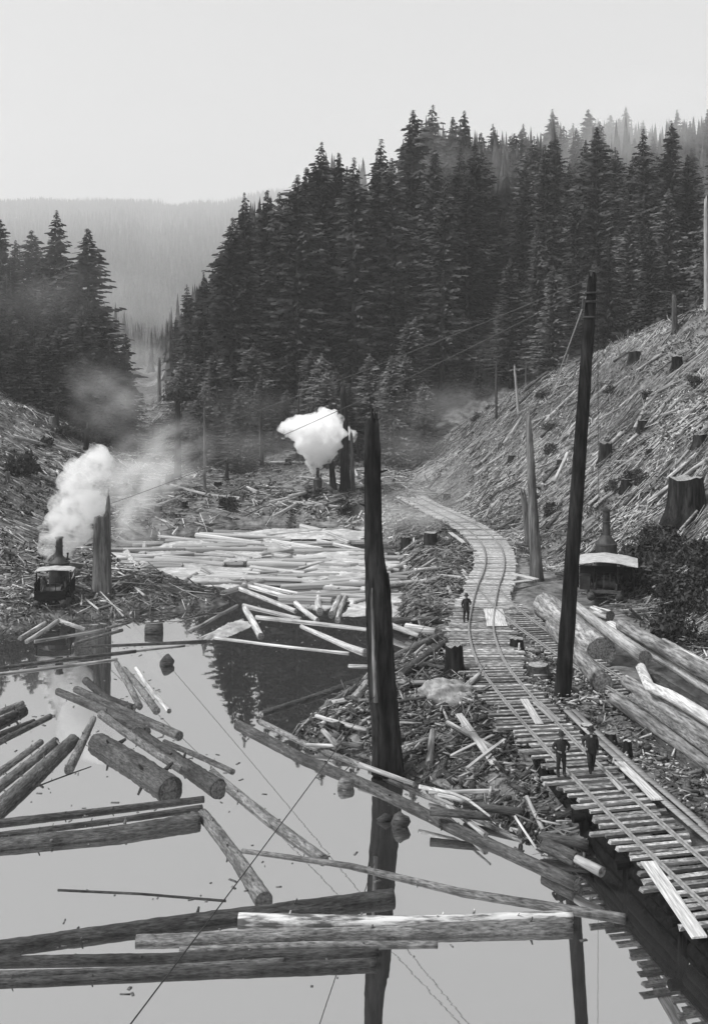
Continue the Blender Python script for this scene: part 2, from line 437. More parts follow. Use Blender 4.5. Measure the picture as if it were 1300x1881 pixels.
SKY = [(330, 560), (345, 520), (375, 495), (405, 455), (425, 395), (450, 350), (490, 342), (520, 345), (545, 316), (565, 300), (590, 258), (620, 268), (650, 285), (690, 252), (720, 285),
       (755, 200), (795, 190), (830, 212), (855, 194), (885, 238), (905, 220), (960, 222), (1015, 195), (1050, 220), (1080, 198), (1120, 203), (1150, 188), (1180, 213), (1240, 198), (1300, 195), (1500, 190)]
SKX, SKYY = zip(*SKY)
nt = 0
FOREST = 'dark conifer packed in the forest wall behind the pond and the railway bend'
def zone(px, tip=False):
    w = ('at the left end of the forest wall beside the valley gap' if px < 480 else 'of the forest wall behind the far steam cloud' if px < 700 else 'of the forest wall above the railway bend' if px < 900
         else 'of the forest wall behind the leaning spar' if px < 1120 else 'of the forest wall above the right hillside crest')
    return ('tall skyline conifer ' if tip else 'dark conifer ') + w
def forest_ok(x, y):
    yc = 150 - (x - 16.5) * 1.25
    return y > max(yc + (24 if x > 14 else 8), 154) and x / y > -.17
for (px, py) in SKY[1:-1]:
    d = 168 + random.uniform(0, 22) + (60 if px > 880 else (20 if px > 740 else 0))
    if px < 420: d += 12
    p = atd(px, py + random.uniform(0, 8), d)
    put_tree(p.x, p.y, p.z, random.randrange(6), zone(px, True), 'conifers of the forest wall', random.uniform(1.0, 1.3)); nt += 1
y = 156.0
while y < 300 and nt < 238:
    x = -.168 * y + random.uniform(0, 4)
    while x < .36 * y and nt < 238:
        xx, yy = x + random.gauss(0, 1.2), y + random.gauss(0, 2)
        if forest_ok(xx, yy):
            px = 650 + FPX * xx / yy
            sk = float(np.interp(px, SKX, SKYY))
            zb = Hs(xx, yy)
            front = yy < 175
            hmax = CAM_H + (HZ - (sk + random.uniform(18, 90))) * yy / FPX
            hh = min(hmax, zb + (random.uniform(17, 36) if front else random.uniform(29, 44)))
            if hh - zb > 9:
                put_tree(xx, yy, hh, random.randrange(6), zone(px), 'conifers of the forest wall', random.uniform(.95, 1.35) if hh - zb > 22 else random.uniform(1.2, 1.6),
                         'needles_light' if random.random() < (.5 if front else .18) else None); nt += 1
        x += random.uniform(6.2, 9.6)
    y += 7.5
for i in range(55):                       # young growth along the foot of the forest
    d = random.uniform(146, 168); px = random.uniform(335, 960); x_ = (px - 650) * d / FPX
    yc = 150 - (x_ - 16.5) * 1.25
    if x_ > 10 and d < yc + 14: continue
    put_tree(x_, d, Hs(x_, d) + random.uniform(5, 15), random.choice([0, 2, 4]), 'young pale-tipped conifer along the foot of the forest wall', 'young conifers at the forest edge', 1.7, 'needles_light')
# the stand on the left slope
for px, py, d, lab in [(97, 384, 285, 'tall pointed conifer, the tallest of the stand on the left slope'), (168, 415, 262, 'broad dark cone-shaped conifer, rightmost full tree of the left stand'),
                       (234, 610, 240, 'small conifer at the foot of the left stand beside the valley gap')]:
    d = 164 + (d - 226) * .28; p = atd(px, py, d); put_tree(p.x, p.y, p.z, 2 if px != 97 else 0, lab, None, 1.45 if px == 168 else (1.1 if px < 200 else .9))
for px, py, d in [(62, 420, 300), (30, 440, 310), (5, 400, 330), (-25, 430, 300), (120, 470, 270), (140, 505, 250), (80, 500, 260), (45, 520, 255), (10, 500, 270), (-30, 520, 260), 
                  (105, 540, 240), (60, 565, 235), (20, 560, 240), (-10, 570, 236), (150, 560, 236), (190, 600, 245), (-50, 480, 280), (-60, 560, 240), (75, 460, 290), (20, 470, 300), (110, 600, 228), (170, 620, 230), (40, 600, 228), (75, 610, 226), (0, 600, 230), (140, 615, 226), (205, 625, 236), (-30, 610, 228), (60, 540, 262)]:
    d = 164 + (d - 226) * .28; p = atd(px, py, d); put_tree(p.x, p.y, p.z, random.choice([0, 2, 4]), 'grey hazy conifer in the stand on the left slope', 'conifers of the left stand', 1.35 if py < 590 else 1.9)

def far_forest():
    rg = np.random.default_rng(5)
    n = 22000
    y = 820 * (4480 / 820) ** rg.random(n); y = np.where(rg.random(n) < .3, rg.uniform(4000, 4460, n), y)
    x = rg.uniform(-.5, -.05, n) * y
    k = 900; yb = rg.uniform(205, 330, k); xb = rg.uniform(-.172, .42, k) * yb
    ym = rg.uniform(330, 830, 420); xm = rg.uniform(-.27, -.10, 420) * ym
    x = np.concatenate([x, xb, xm]); y = np.concatenate([y, yb, ym]); n = len(x)
    zz = H(x, y); lim = CAM_H + (HZ - np.interp(650 + FPX * x / y, SKX, SKYY) - rg.uniform(15, 60, n)) * y / FPX - zz
    hh = rg.uniform(26, 50, n) * np.where(y > 1000, .7 + .55 * np.clip((y - 1000) / 1200, 0, 1), np.where(y > 329.9, .38, 1)); hh = np.where(y < 335, np.minimum(hh, lim), hh); ok = hh > 12
    x, y, hh = x[ok], y[ok], hh[ok]; n = len(x)
    z = H(x, y); h = hh; w = h * rg.uniform(.14, .2, n)
    V, F = [], []
    T = 5
    for t in range(T):
        zb = z + h * (.08 + .17 * t); zt = zb + h * (.34 if t < T - 1 else .24); rr = w * (1 - .19 * t)
        a0 = rg.uniform(0, 6.28, n)
        for k in range(5):
            a = a0 + 1.2566 * k; j = rg.uniform(.7, 1.3, n)
            p = np.stack([x + np.cos(a) * rr * j, y + np.sin(a) * rr * j, zb - rg.uniform(0, .06, n) * h], -1)
            q = np.stack([x + np.cos(a + .9) * rr * .55, y + np.sin(a + .9) * rr * .55, zb + .02 * h], -1)
            tip = np.stack([x, y, zt], -1)
            q2 = np.stack([x + np.cos(a - .9) * rr * .55, y + np.sin(a - .9) * rr * .55, zb + .02 * h], -1)
            b = sum(len(u) for u in V)
            V += [p, q, tip, q2]; i = np.arange(n)
            F.append(np.stack([b + i, b + n + i, b + 2 * n + i, b + 3 * n + i], -1))
    return mesh('forest', np.concatenate(V), np.concatenate(F), 'needles')
tag(link('forest', far_forest()), 'hazy conifer forest covering the far ridge and valley head', 'forest', None, 'stuff')

# ------------------------------------------------------------------ logs
def log(name, label, cat, pts, r0, r1, mat='bark', group=None, seed=None, n=14, ends=('end', 'end'), parent=None, flute=.05, rough=.035, fine=26, knots=0):
    """a log through 3-D points; its own axis is local X so the bark grain runs along it"""
    seed = seed if seed is not None else random.randrange(10 ** 6)
    pts = [Vector(p) for p in pts]
    a, b = pts[0], pts[-1]; mid = (a + b) / 2
    Fm = frame(b - a); Fi = Fm.transposed()
    loc = [Fi @ (p - mid) for p in pts]
    # resample
    L = (b - a).length; m = max(5, min(fine, int(L / (.55 if fine < 30 else .2))))
    ts = np.linspace(0, 1, m); seg = np.linspace(0, 1, len(loc))
    arr = np.array([tuple(p) for p in loc]); rg = np.random.default_rng(seed)
    path = np.stack([np.interp(ts, seg, arr[:, k]) for k in range(3)], -1)
    if len(pts) == 2 and L > 3:
        path[:, 1] += math.sin(seed) * .012 * L * np.sin(ts * math.pi); path[:, 2] += math.cos(seed * 1.3) * .003 * L * np.sin(ts * math.pi)
    rad = r0 + (r1 - r0) * ts + rg.normal(0, .012, m) * min(r0, r1)
    v, f = ring_tube(path, rad, n, rough, True, seed, flute)
    me = mesh(name, v, f, mat, True)
    for k in (-1, -2):
        me.polygons[len(me.polygons) + k].use_smooth = False
    o = link(name, me, parent, mid); o.rotation_euler = Fm.to_euler()
    for sgn, e in ((0, ends[0]), (1, ends[1])):
        if not e: continue
        i = 0 if sgn == 0 else m - 1
        c = path[i]; rr = rad[i] * .93; dx = .006 if sgn else -.006
        dv = [(c[0] + dx * 2, c[1], c[2])] + [(c[0] + dx, c[1] + math.cos(6.283 * k / 12) * rr, c[2] + math.sin(6.283 * k / 12) * rr) for k in range(12)]
        df = [[0, 1 + k, 1 + (k + 1) % 12] if sgn else [0, 1 + (k + 1) % 12, 1 + k] for k in range(12)]
        link('cut_end', mesh('cut_end', dv, df, e), o)
    for k in range(knots):
        t = rg.uniform(.08, .92); i = int(t * (m - 1)); a = rg.uniform(.3, 2.85); ca, sa = math.cos(a), math.sin(a); rr = rad[i]; L_ = rr * rg.uniform(.25, .8); rk = rr * rg.uniform(.1, .2)
        c = Vector(path[i]); v, f = ring_tube([c + Vector((0, ca * rr * .85, sa * rr * .85)), c + Vector((L_ * .4, ca * (rr + L_), sa * (rr + L_)))], [rk * 1.3, rk * .7], 6, .1, True, k)
        link('branch_stub', mesh('branch_stub', v, f, mat), o)
    if parent is None: tag(o, label, cat, group)
    return o

def float_log(label, px, d0, d1, mat='bark', group=None, up=.25, ends=('end', 'end'), name='floating_log', n=14):
    """px: plate points of the axis, d0/d1: thickness in plate pixels at both ends"""
    P0 = at(px[0][0], px[0][1]); P1 = at(px[-1][0], px[-1][1])
    r0 = d0 * P0.y / FPX / 2 * .9; r1 = d1 * P1.y / FPX / 2 * .9
    q = []
    for i, (x, y) in enumerate(px):
        t = i / (len(px) - 1); r = r0 + (r1 - r0) * t
        p = at(x, y, up * r); q.append(p)
    return log(name, label, 'log', q, r0, r1, mat, group, None, n, ends, None, .06, .045 if n > 12 else .035, 64 if n > 12 else 26, random.randrange(2, 6) if n > 12 and max(d0, d1) > 8 else 0)

FG = [
 ('long dark log at the top of the bottom raft, reaching in from the left edge', [(-90, 1754), (300, 1702), (722, 1650)], 30, 38, 'bark_dark'),
 ('log with bark half stripped, its top pale, in the bottom raft left of the trestle', [(438, 1692), (750, 1696), (1050, 1684)], 30, 24, 'peeled'),
 ('thick dark log along the lower side of the half-stripped log in the bottom raft', [(250, 1730), (650, 1718), (1048, 1704)], 26, 38, 'bark'),
 ('thin log of the bottom raft whose end reaches past the snag reflection', [(330, 1746), (803, 1735)], 14, 14, 'bark'),
 ('fourth log down in the bottom raft, ending at the snag reflection', [(-60, 1768), (300, 1762), (695, 1752)], 24, 20, 'bark_dark'),
 ('thin log in the bottom raft with a pale band at its short end', [(-60, 1792), (522, 1766)], 16, 16, 'bark'),
 ('lowest log of the bottom raft', [(-60, 1810), (330, 1790), (690, 1772)], 18, 28, 'bark_dark'),
 ('single log pointing at the bottom raft, one ring of bark missing near its end', [(372, 1496), (485, 1655)], 24, 36, 'bark'),
 ('upper thin log of the three-log raft at the left edge', [(-60, 1520), (375, 1468)], 18, 13, 'bark_dark'),
 ('middle thin log of the three-log raft at the left edge', [(-60, 1541), (372, 1484)], 14, 14, 'bark_dark'),
 ('lower thick log of the three-log raft at the left edge', [(-60, 1562), (200, 1535), (366, 1510)], 34, 36, 'bark'),
 ('short fat log, thickest of all in the pond', [(180, 1366), (314, 1452)], 44, 54, 'bark_dark'),
 ('slim log sloping down to a free end in open water', [(390, 1420), (595, 1580)], 18, 22, 'bark'),
 ('thick-butted log right beside the short fat log', [(252, 1346), (402, 1450)], 24, 38, 'bark_dark'),
 ('log lying between the fat log and the thick-butted log', [(186, 1312), (338, 1414)], 16, 20, 'bark'),
 ('upper long log of the slanting pair above the fat log', [(140, 1266), (330, 1352)], 14, 19, 'bark'),
 ('lower long log of the slanting pair above the fat log', [(107, 1270), (270, 1345)], 14, 20, 'bark_dark'),
 ('crooked short log at the upper end of the slanting pair', [(158, 1250), (195, 1282), (246, 1300)], 15, 13, 'bark_dark'),
 ('first of three small parallel logs in open water, nearest the left edge', [(214, 1218), (257, 1298)], 11, 13, 'bark'),
 ('middle one of three small parallel logs in open water', [(228, 1230), (288, 1306)], 13, 15, 'bark'),
 ('thinnest, palest of three small parallel logs in open water', [(250, 1228), (311, 1306)], 8, 10, 'wood_pale'),
 ('short log standing apart left of the short fat log', [(172, 1320), (127, 1414)], 12, 20, 'bark'),
 ('thick log with scarred bark slanting in at the left edge', [(-45, 1528), (135, 1360)], 40, 26, 'bark'),
 ('middle slanting log of the three beside the scarred log', [(-40, 1475), (102, 1362)], 24, 18, 'bark'),
 ('outer slanting log, farthest from the fat log, of the three at the left edge', [(-40, 1445), (76, 1363)], 18, 12, 'bark'),
 ('lowest log of the four-log bundle at the left edge below the long thin poles', [(-40, 1382), (93, 1316)], 15, 12, 'bark'),
 ('second lowest log of the four-log bundle at the left edge', [(-40, 1366), (63, 1326)], 14, 13, 'bark_dark'),
 ('thickest log of the four-log bundle at the left edge', [(-40, 1348), (45, 1306)], 26, 20, 'bark_dark'),
 ('uppermost log of the four-log bundle at the left edge', [(-40, 1326), (42, 1292)], 14, 12, 'bark'),
 ('long thin pole crossing the snag reflection to the trestle', [(445, 1563), (640, 1590), (850, 1640), (1148, 1688)], 9, 20, 'bark'),
 ('half-sunk thin dark pole alone in open water', [(107, 1635), (260, 1642), (415, 1655)], 5, 5, 'bark_dark'),
 ('thin log touching the thick-butted log', [(302, 1363), (428, 1418)], 11, 11, 'bark'),
 ('hair-thin twig afloat beside the scarred log', [(50, 1452), (168, 1408)], 3, 2, 'bark_dark'),
 ('long boom log lining the debris bank from its tip to the trestle', [(437, 1332), (560, 1396), (680, 1446), (830, 1520), (1060, 1624)], 20, 26, 'bark_dark'),
 ('short boom log on the inner side of the bank point', [(478, 1326), (560, 1366), (664, 1406)], 11, 12, 'bark'),
 ('dark boom log on the far side of the bank point', [(480, 1312), (575, 1282), (690, 1240)], 13, 15, 'bark_dark'),
 ('long inner log half buried in debris along the boom', [(705, 1430), (830, 1484), (960, 1546)], 9, 9, 'bark'),
]
for lab, px, d0, d1, mt in FG:
    float_log(lab, px, d0, d1, mt, None, .04, ('end_pale' if mt == 'wood_mid' else 'end', 'end_pale' if mt in ('wood_mid', 'peeled') else 'end'), n=22)

MID = [
 ('upper of the two long thin poles reaching in from the left edge', [(-40, 1233), (250, 1196)], 7, 6, 'bark_dark'),
 ('lower of the two long thin poles reaching in from the left edge', [(-40, 1243), (216, 1211)], 7, 5, 'wood_mid'),
 ('thin pale pole past the tips of the two long poles', [(205, 1201), (340, 1186)], 4, 4, 'wood_mid'),
 ('dark straight log below the floating block', [(150, 1188), (380, 1178)], 6, 7, 'bark_dark'),
 ('lower of two pale slanting logs near the left donkey shore', [(49, 1178), (106, 1140)], 8, 8, 'wood_pale'),
 ('upper of two pale slanting logs near the left donkey shore', [(38, 1172), (100, 1134)], 8, 8, 'wood_mid'),
 ('short pale log tilted up against the left shore', [(80, 1139), (107, 1111)], 9, 9, 'wood_pale'),
 ('short pale log crossing right of the slanting pair', [(108, 1138), (158, 1156)], 7, 6, 'wood_mid'),
 ('long pale pole under the crossing short log', [(64, 1178), (192, 1156)], 6, 5, 'wood_mid'),
 ('branchy pole running towards the floating block', [(135, 1183), (225, 1157)], 6, 6, 'bark'),
 ('small pole tip beside the branchy pole', [(195, 1154), (240, 1143)], 5, 4, 'bark'),
 ('slim log sloping towards the dark end of the peninsula', [(350, 1160), (436, 1112)], 7, 6, 'wood_mid'),
 ('broad pale slab log below the slim sloping log', [(367, 1175), (446, 1139)], 9, 7, 'wood_pale'),
 ('pale log forming the upper arm of an arrowhead in the narrows', [(447, 1112), (553, 1137)], 8, 7, 'wood_pale'),
 ('stubby pale log hanging down from the arrowhead in the narrows', [(450, 1117), (479, 1168)], 10, 13, 'wood_pale'),
 ('long straight pale pole that runs behind the tall snag', [(470, 1133), (690, 1158)], 7, 6, 'wood_pale'),
 ('flare-butted log ending at the tall snag', [(553, 1150), (640, 1188), (670, 1198)], 7, 14, 'wood_pale'),
 ('lowest long pale pole on the dark water', [(395, 1171), (641, 1200)], 6, 6, 'wood_pale'),
 ('lower pale log at the edge of the jam', [(430, 1077), (543, 1122)], 7, 8, 'wood_pale'),
 ('second pale log from the jam edge', [(437, 1070), (548, 1102)], 7, 7, 'wood_pale'),
 ('third pale log from the jam edge', [(460, 1071), (572, 1095)], 6, 6, 'wood_pale'),
 ('short pale log linking the jam edge to the long straight pole', [(543, 1107), (583, 1139)], 9, 9, 'wood_pale'),
 ('stubby upright-looking pale log in the jam edge', [(585, 1090), (587, 1122)], 12, 14, 'wood_pale'),
 ('first of two stubby logs beside the tall snag, dark end', [(624, 1095), (609, 1128)], 10, 13, 'wood_mid'),
 ('second of two stubby logs beside the tall snag', [(636, 1095), (620, 1138)], 10, 11, 'wood_mid'),
 ('thick long pale log running behind the snag in the jam', [(550, 1076), (690, 1086)], 9, 11, 'wood_pale'),
 ('dark-ended log slanting up through the jam middle', [(504, 1060), (609, 1031)], 11, 7, 'wood_mid'),
 ('short log tilted at the edge of the pale scum', [(446, 1068), (466, 1041)], 12, 7, 'wood_pale'),
 ('dark half-sunk pole off the peninsula tip', [(308, 1067), (360, 1085), (419, 1104)], 6, 5, 'bark_dark'),
 ('dark-ended pale log high in the jam', [(486, 992), (547, 1011)], 7, 10, 'wood_pale'),
 ('long dark-sided log across the jam middle', [(437, 1034), (618, 1031)], 6, 6, 'wood_mid'),
 ('long pale log near the far shore of the jam', [(400, 999), (523, 988)], 6, 5, 'wood_pale'),
 ('thin dark pole at the left side of the jam', [(269, 1046), (338, 1016)], 5, 3, 'wood_mid'),
 ('long thin pole above the pale scum', [(281, 1019), (417, 997)], 4, 4, 'wood_mid'),
 ('short thick pale log at the left end of the jam', [(232, 1014), (253, 1046)], 14, 16, 'wood_pale'),
 ('shoreline log below the left donkey, dark and long', [(110, 1128), (305, 1121)], 6, 6, 'bark_dark'),
 ('thin shoreline pole at the left edge below the donkey', [(-20, 1131), (86, 1125)], 5, 5, 'wood_mid'),
]
for lab, px, d0, d1, mt in MID:
    float_log(lab, px, d0, d1, mt, None, .2, ('end', 'end'), n=10)

# the far jam: many look-alike pale logs
JAM = [mesh('jam_log', *ring_tube([(x, math.sin(k + x) * .03, 0) for x in np.linspace(-.5, .5, 7)], [.5, .49, .5, .47, .46, .45, .43], 10, .04, True, k, .05),
            ['wood_pale', 'wood_mid', 'wood_pale', 'wood_mid'][k], True) for k in range(4)]
def jam_ok(x, y): return pond_dist(np.array([x]), np.array([y]))[0] < -.4
k = 0
for i in range(2000):
    if k >= 100: break
    py = random.uniform(972, 1104) if random.random() < .85 else random.uniform(965, 1075)
    px = random.uniform(235, 760)
    if py > 1075 and px < 520: continue
    p = at(px, py)
    if not jam_ok(p.x, p.y): continue
    L = random.uniform(2.5, 9.5); dm = random.uniform(.25, .6)
    a = random.gauss(-.12, .35) if random.random() < .7 else random.uniform(-1.5, 1.5)
    kk = random.randrange(4); o = link('jam_log', JAM[kk], None, (p.x, p.y, dm * .04 + random.uniform(0, .16)), (random.uniform(0, 6.28), random.gauss(0, .012), a))
    o.scale = (L, dm, dm)
    tag(o, ('pale', 'grey', 'pale', 'grey')[kk] + ' log packed in the ' + ('left part' if px < 420 else 'middle' if px < 600 else 'right part') + ' of the far log jam', 'log', 'logs of the far jam'); k += 1

# pale scum of bark and sawdust between the jam logs
def scum(pts, label, seed):
    c = [at(x, y) for x, y in pts]
    cx = sum(p.x for p in c) / len(c); cyy = sum(p.y for p in c) / len(c)
    V = [(0, 0, .15)]; n = 72; m = 5; rg = np.random.default_rng(seed)
    per = np.array([(p.x - cx, p.y - cyy) for p in c] + [(c[0].x - cx, c[0].y - cyy)])
    tt = np.linspace(0, len(c), n, endpoint=False)
    ex = np.interp(tt, np.arange(len(c) + 1), per[:, 0]); ey = np.interp(tt, np.arange(len(c) + 1), per[:, 1])
    jit = 1.12 + np.convolve(rg.normal(0, .3, n + 4), np.ones(5) / 5, 'valid') + rg.normal(0, .03, n)
    for r in range(1, m + 1):
        s = r / m
        for j in range(n):
            V.append((ex[j] * s * (jit[j] if r == m else 1), ey[j] * s * (jit[j] if r == m else 1), (.1 + rg.uniform(0, .09)) if r < m else -.02))
    F = [[0, 1 + j, 1 + (j + 1) % n] for j in range(n)]
    F += [[1 + (r - 1) * n + j, 1 + r * n + j, 1 + r * n + (j + 1) % n, 1 + (r - 1) * n + (j + 1) % n] for r in range(1, m) for j in range(n)]
    o = link('floating_scum', mesh('floating_scum', V, F, 'scum', True), None, (cx, cyy, 0)); tag(o, label, 'scum', None, 'stuff')
scum([(272, 1052), (345, 1028), (400, 1042), (470, 1044), (462, 1066), (430, 1078), (370, 1074), (300, 1062)], 'broad pale scum patch in front of the jam', 1)
scum([(350, 1030), (420, 1000), (500, 996), (545, 1012), (480, 1022), (420, 1032)], 'pale scum patch in the middle of the jam', 2)
scum([(245, 1030), (300, 998), (380, 992), (400, 1000), (330, 1018), (280, 1034)], 'pale scum patch at the left end of the jam', 3)
scum([(440, 978), (520, 972), (640, 972), (700, 982), (640, 990), (500, 988)], 'pale scum strip along the far shore', 4)
scum([(560, 1022), (640, 1010), (700, 1015), (720, 1050), (640, 1066), (560, 1050)], 'pale scum patch behind the tall snag', 5)
scum([(640, 1100), (720, 1090), (770, 1100), (760, 1132), (690, 1136), (640, 1128)], 'pale scum by the debris spit', 6)
scum([(370, 1176), (420, 1145), (450, 1140), (460, 1150), (420, 1168)], 'small scum patch beside the arrowhead of logs', 7)

# odd floating pieces
def chunk(name, label, cat, px, py, pts, r, mat, tilt=(0, 0, 0)):
    p = at(px, py); v, f = ring_tube(pts, r, 12, .12, True, random.randrange(999), .12)
    o = link(name, mesh(name, v, f, mat, True), None, p, tilt); tag(o, label, cat); return o
chunk('floating_block', 'dark rectangular block afloat above the dark straight log', 'block', 283, 1163, [(-.55, 0, .2), (.55, 0, .2)], [.42, .42], 'bark_dark')
chunk('floating_stump', 'dark knobbly stump afloat in the open water left of the tall snag', 'stump', 307, 1222, [(-.3, .3, 0), (.0, 0, .25), (.35, -.1, .15)], [.22, .42, .2], 'bark_dark')
chunk('floating_stump', 'round-ended stump bobbing just below the boom log', 'stump', 634, 1446, [(0, .35, -.1), (0, -.1, .12), (0, -.25, .15)], [.3, .36, .3], 'bark')
o = chunk('floating_log', 'butt of a deadhead log poking up beside the snag reflection', 'log', 734, 1518, [(-.15, .9, -.3), (0, .1, .15), (.03, -.2, .25)], [.22, .32, .34], 'bark_dark')
chunk('floating_stump', 'small dark snag of wood beside the deadhead log', 'stump', 708, 1508, [(-.3, 0, 0), (0, 0, .15), (.35, .1, .05)], [.1, .16, .08], 'bark_dark')

rg = np.random.default_rng(91)
cx_, cy_2 = [], []
for lab, px, d0, d1, mt in FG + MID:
    for k in range(9):
        t = rg.random(); i = min(int(t * (len(px) - 1)), len(px) - 2); f = t * (len(px) - 1) - i
        q = at(px[i][0] + (px[i + 1][0] - px[i][0]) * f, px[i][1] + (px[i + 1][1] - px[i][1]) * f); cx_.append(q.x + rg.normal(0, .5)); cy_2.append(q.y + rg.normal(0, .7))
cx_, cy_2 = np.array(cx_), np.array(cy_2); ok = pond_dist(cx_, cy_2) < -.3; cx_, cy_2 = cx_[ok], cy_2[ok]; n = len(cx_); az = rg.uniform(0, 3.14, n)
v, f = boxes(np.stack([cx_, cy_2, np.full(n, .008)], -1), np.stack([np.cos(az), np.sin(az), 0 * az], -1), np.stack([.05 + .3 * rg.random(n) ** 3, .03 + .07 * rg.random(n), np.full(n, .025)], -1))
tag(link('bark_scraps', mesh('bark_scraps', v, f, 'bark')), 'scraps of bark afloat around the pond logs', 'bark scraps', None, 'stuff')

# ------------------------------------------------------------------ snags, spars and stumps
def snag(name, label, cat, base, top, r0, r1, mat, seed=0, jag=1.2, spike=None, n=18, m=22, flare=1.35, shoulder=None, flute=.08):
    """standing dead trunk: flared foot, ragged broken top"""
    rg = np.random.default_rng(seed); base = Vector(base); top = Vector(top); d = top - base
    V = []
    top = [rg.uniform(-1, .25) * jag if spike is None else jag * (max(0, math.cos(6.283 * j / n - spike)) ** 3 - .72) + rg.uniform(-.1, .1) for j in range(n)]
    for i in range(m):
        t = i / (m - 1)
        r = (r0 + (r1 - r0) * t) * (1 + (flare - 1) * math.exp(-t * 14))
        for j in range(n):
            a = 6.283 * j / n
            rr = r * (1 + flute * (math.sin(3 * a + seed) * .6 + math.sin(7 * a + seed * 2 + t * 2) * .5) + rg.normal(0, .02))
            if shoulder and t > shoulder[0] and math.cos(a - shoulder[1]) > .1: rr *= shoulder[2]
            p = d * t + Vector((math.cos(a) * rr, math.sin(a) * rr, 0))
            p.z += top[j] * t ** 7
            if t > .9: p.x -= math.cos(a) * rr * .3 * (t - .9) * 10; p.y -= math.sin(a) * rr * .3 * (t - .9) * 10
            V.append(p)
    F = [[i * n + j, i * n + (j + 1) % n, (i + 1) * n + (j + 1) % n, (i + 1) * n + j] for i in range(m - 1) for j in range(n)]
    V.append(d + Vector((0, 0, -jag * 1.1))); c = len(V) - 1
    F += [[(m - 1) * n + j, (m - 1) * n + (j + 1) % n, c] for j in range(n)]
    o = link(name, mesh(name, V, F, mat, True), None, base)
    if label: tag(o, label, cat)
    return o

b = at(710, 1395, .7)
def tall_snag():
    prof = [(1420, 712, 60), (1385, 711, 54), (1330, 708, 51), (1250, 701, 49), (1150, 696, 47), (1085, 694, 45), (1062, 693, 42), (1040, 689, 37), (1000, 686, 33), (950, 685, 31), (880, 684, 31), (830, 684, 31), (800, 683, 29), (780, 683, 26), (765, 683, 21)]
    rg = np.random.default_rng(12); n = 28; V = []; base = b - Vector((0, 0, .8)); D = b.y
    ys = np.concatenate([np.arange(1420, 765, -9), [765]]); px = np.interp(-ys, [-p[0] for p in prof], [p[1] for p in prof]); pw = np.interp(-ys, [-p[0] for p in prof], [p[2] for p in prof])
    gro = rg.uniform(0, 6.28, 5)
    for i, y_ in enumerate(ys):
        c = atd(px[i], y_, D); r = pw[i] * D / FPX / 2
        for k in range(n):
            a = 6.283 * k / n
            q = 1 - .22 * max(0, math.cos(a - (-1.35 + .15 * math.sin(i * .12)))) ** 14 - .14 * max(0, math.cos(a - (-2.2 + .1 * math.sin(i * .2)))) ** 20 + .05 * math.sin(6 * a + gro[1] + i * .07) + rg.normal(0, .022)
            p = c + Vector((math.cos(a) * r * q, math.sin(a) * r * q, 0))
            if i == len(ys) - 1: p.z += [.5, .1, -.5, -.9, -.2, .3, -.6][k * 7 // n] * .7 + rg.uniform(-.25, .25)
            V.append(p - base)
    m = len(ys)
    F = [[i * n + k, i * n + (k + 1) % n, (i + 1) * n + (k + 1) % n, (i + 1) * n + k] for i in range(m - 1) for k in range(n)]
    V.append(atd(683, 800, D) - base); F += [[(m - 1) * n + k, (m - 1) * n + (k + 1) % n, len(V) - 1] for k in range(n)]
    o = tag(link('tall_snag', mesh('tall_snag', V, F, 'char', True), None, base), 'tall charred snag with split top standing on the debris bank', 'snag')
    for (x0, y0, x1, y1, w, nm, mt) in ((719, 1400, 713, 1052, 9, 'splinter', 'char'), (676, 1150, 671, 830, 7, 'splinter', 'char'), (690, 1290, 683, 1080, 8, 'bare_wood_strip', 'snagwood')):
        A = atd(x0, y0, D - (.45 if nm != 'splinter' else .1)); B = atd(x1, y1, D - (.38 if nm != 'splinter' else .0)); r = w * D / FPX / 2
        v, f = ring_tube([(A.lerp(B, t) - base) for t in np.linspace(0, 1, 12)], [r * (1.1 - .85 * t ** 3) for t in np.linspace(0, 1, 12)], 8, .12, True, int(x0), .1)
        link(nm, mesh(nm, v, f, mt, True), o)
    for (y_, sg, L) in ((797, -1, .35), (868, 1, .3), (930, -1, .2)):
        c = atd(684, y_, D) - base; v, f = ring_tube([c + Vector((sg * .25, 0, 0)), c + Vector((sg * (.35 + L), -.1, .12))], [.07, .03], 6, .1, True, y_); link('branch_stub', mesh('branch_stub', v, f, 'char'), o)
tall_snag()
# leaning spar pole
sb = at(1031, 1278, 1.3); st = atd(1088, 502, sb.y - .5)
SPAR_TOP = st
sp = snag('spar_pole', 'leaning dark spar pole rigged with lines beside the railway', 'pole', sb - Vector((0, 0, .6)), st, .40, .27, 'char', 5, .35, None, 18, 34, 1.12, None, .05)
off = sb - Vector((0, 0, .6))
for k, t in enumerate((.955, .935, .90)):          # iron and rope bindings near the head
    p = (st - off) * t
    v, f = lathe([(.31, -.05), (.335, -.03), (.335, .03), (.31, .05)], 16)
    link('binding', mesh('binding', v, f, 'rope', True), sp, p, (0, 0, 0))
v, f = bx([((-.36, -.05, 0), (.12, .2, .5), 0, 0, .1)])
link('pulley_block', mesh('pulley_block', v, f, 'iron'), sp, (st - off) * .93)

b = on_ground(188, 1092)
snag('snag', 'thick broken snag with a sharp spike beside the left donkey engine', 'snag', b - Vector((0, 0, .4)), atd(189, 912, b.y), .70, .56, 'snagwood', 11, 2.2, .3, 22, 26, 1.1)

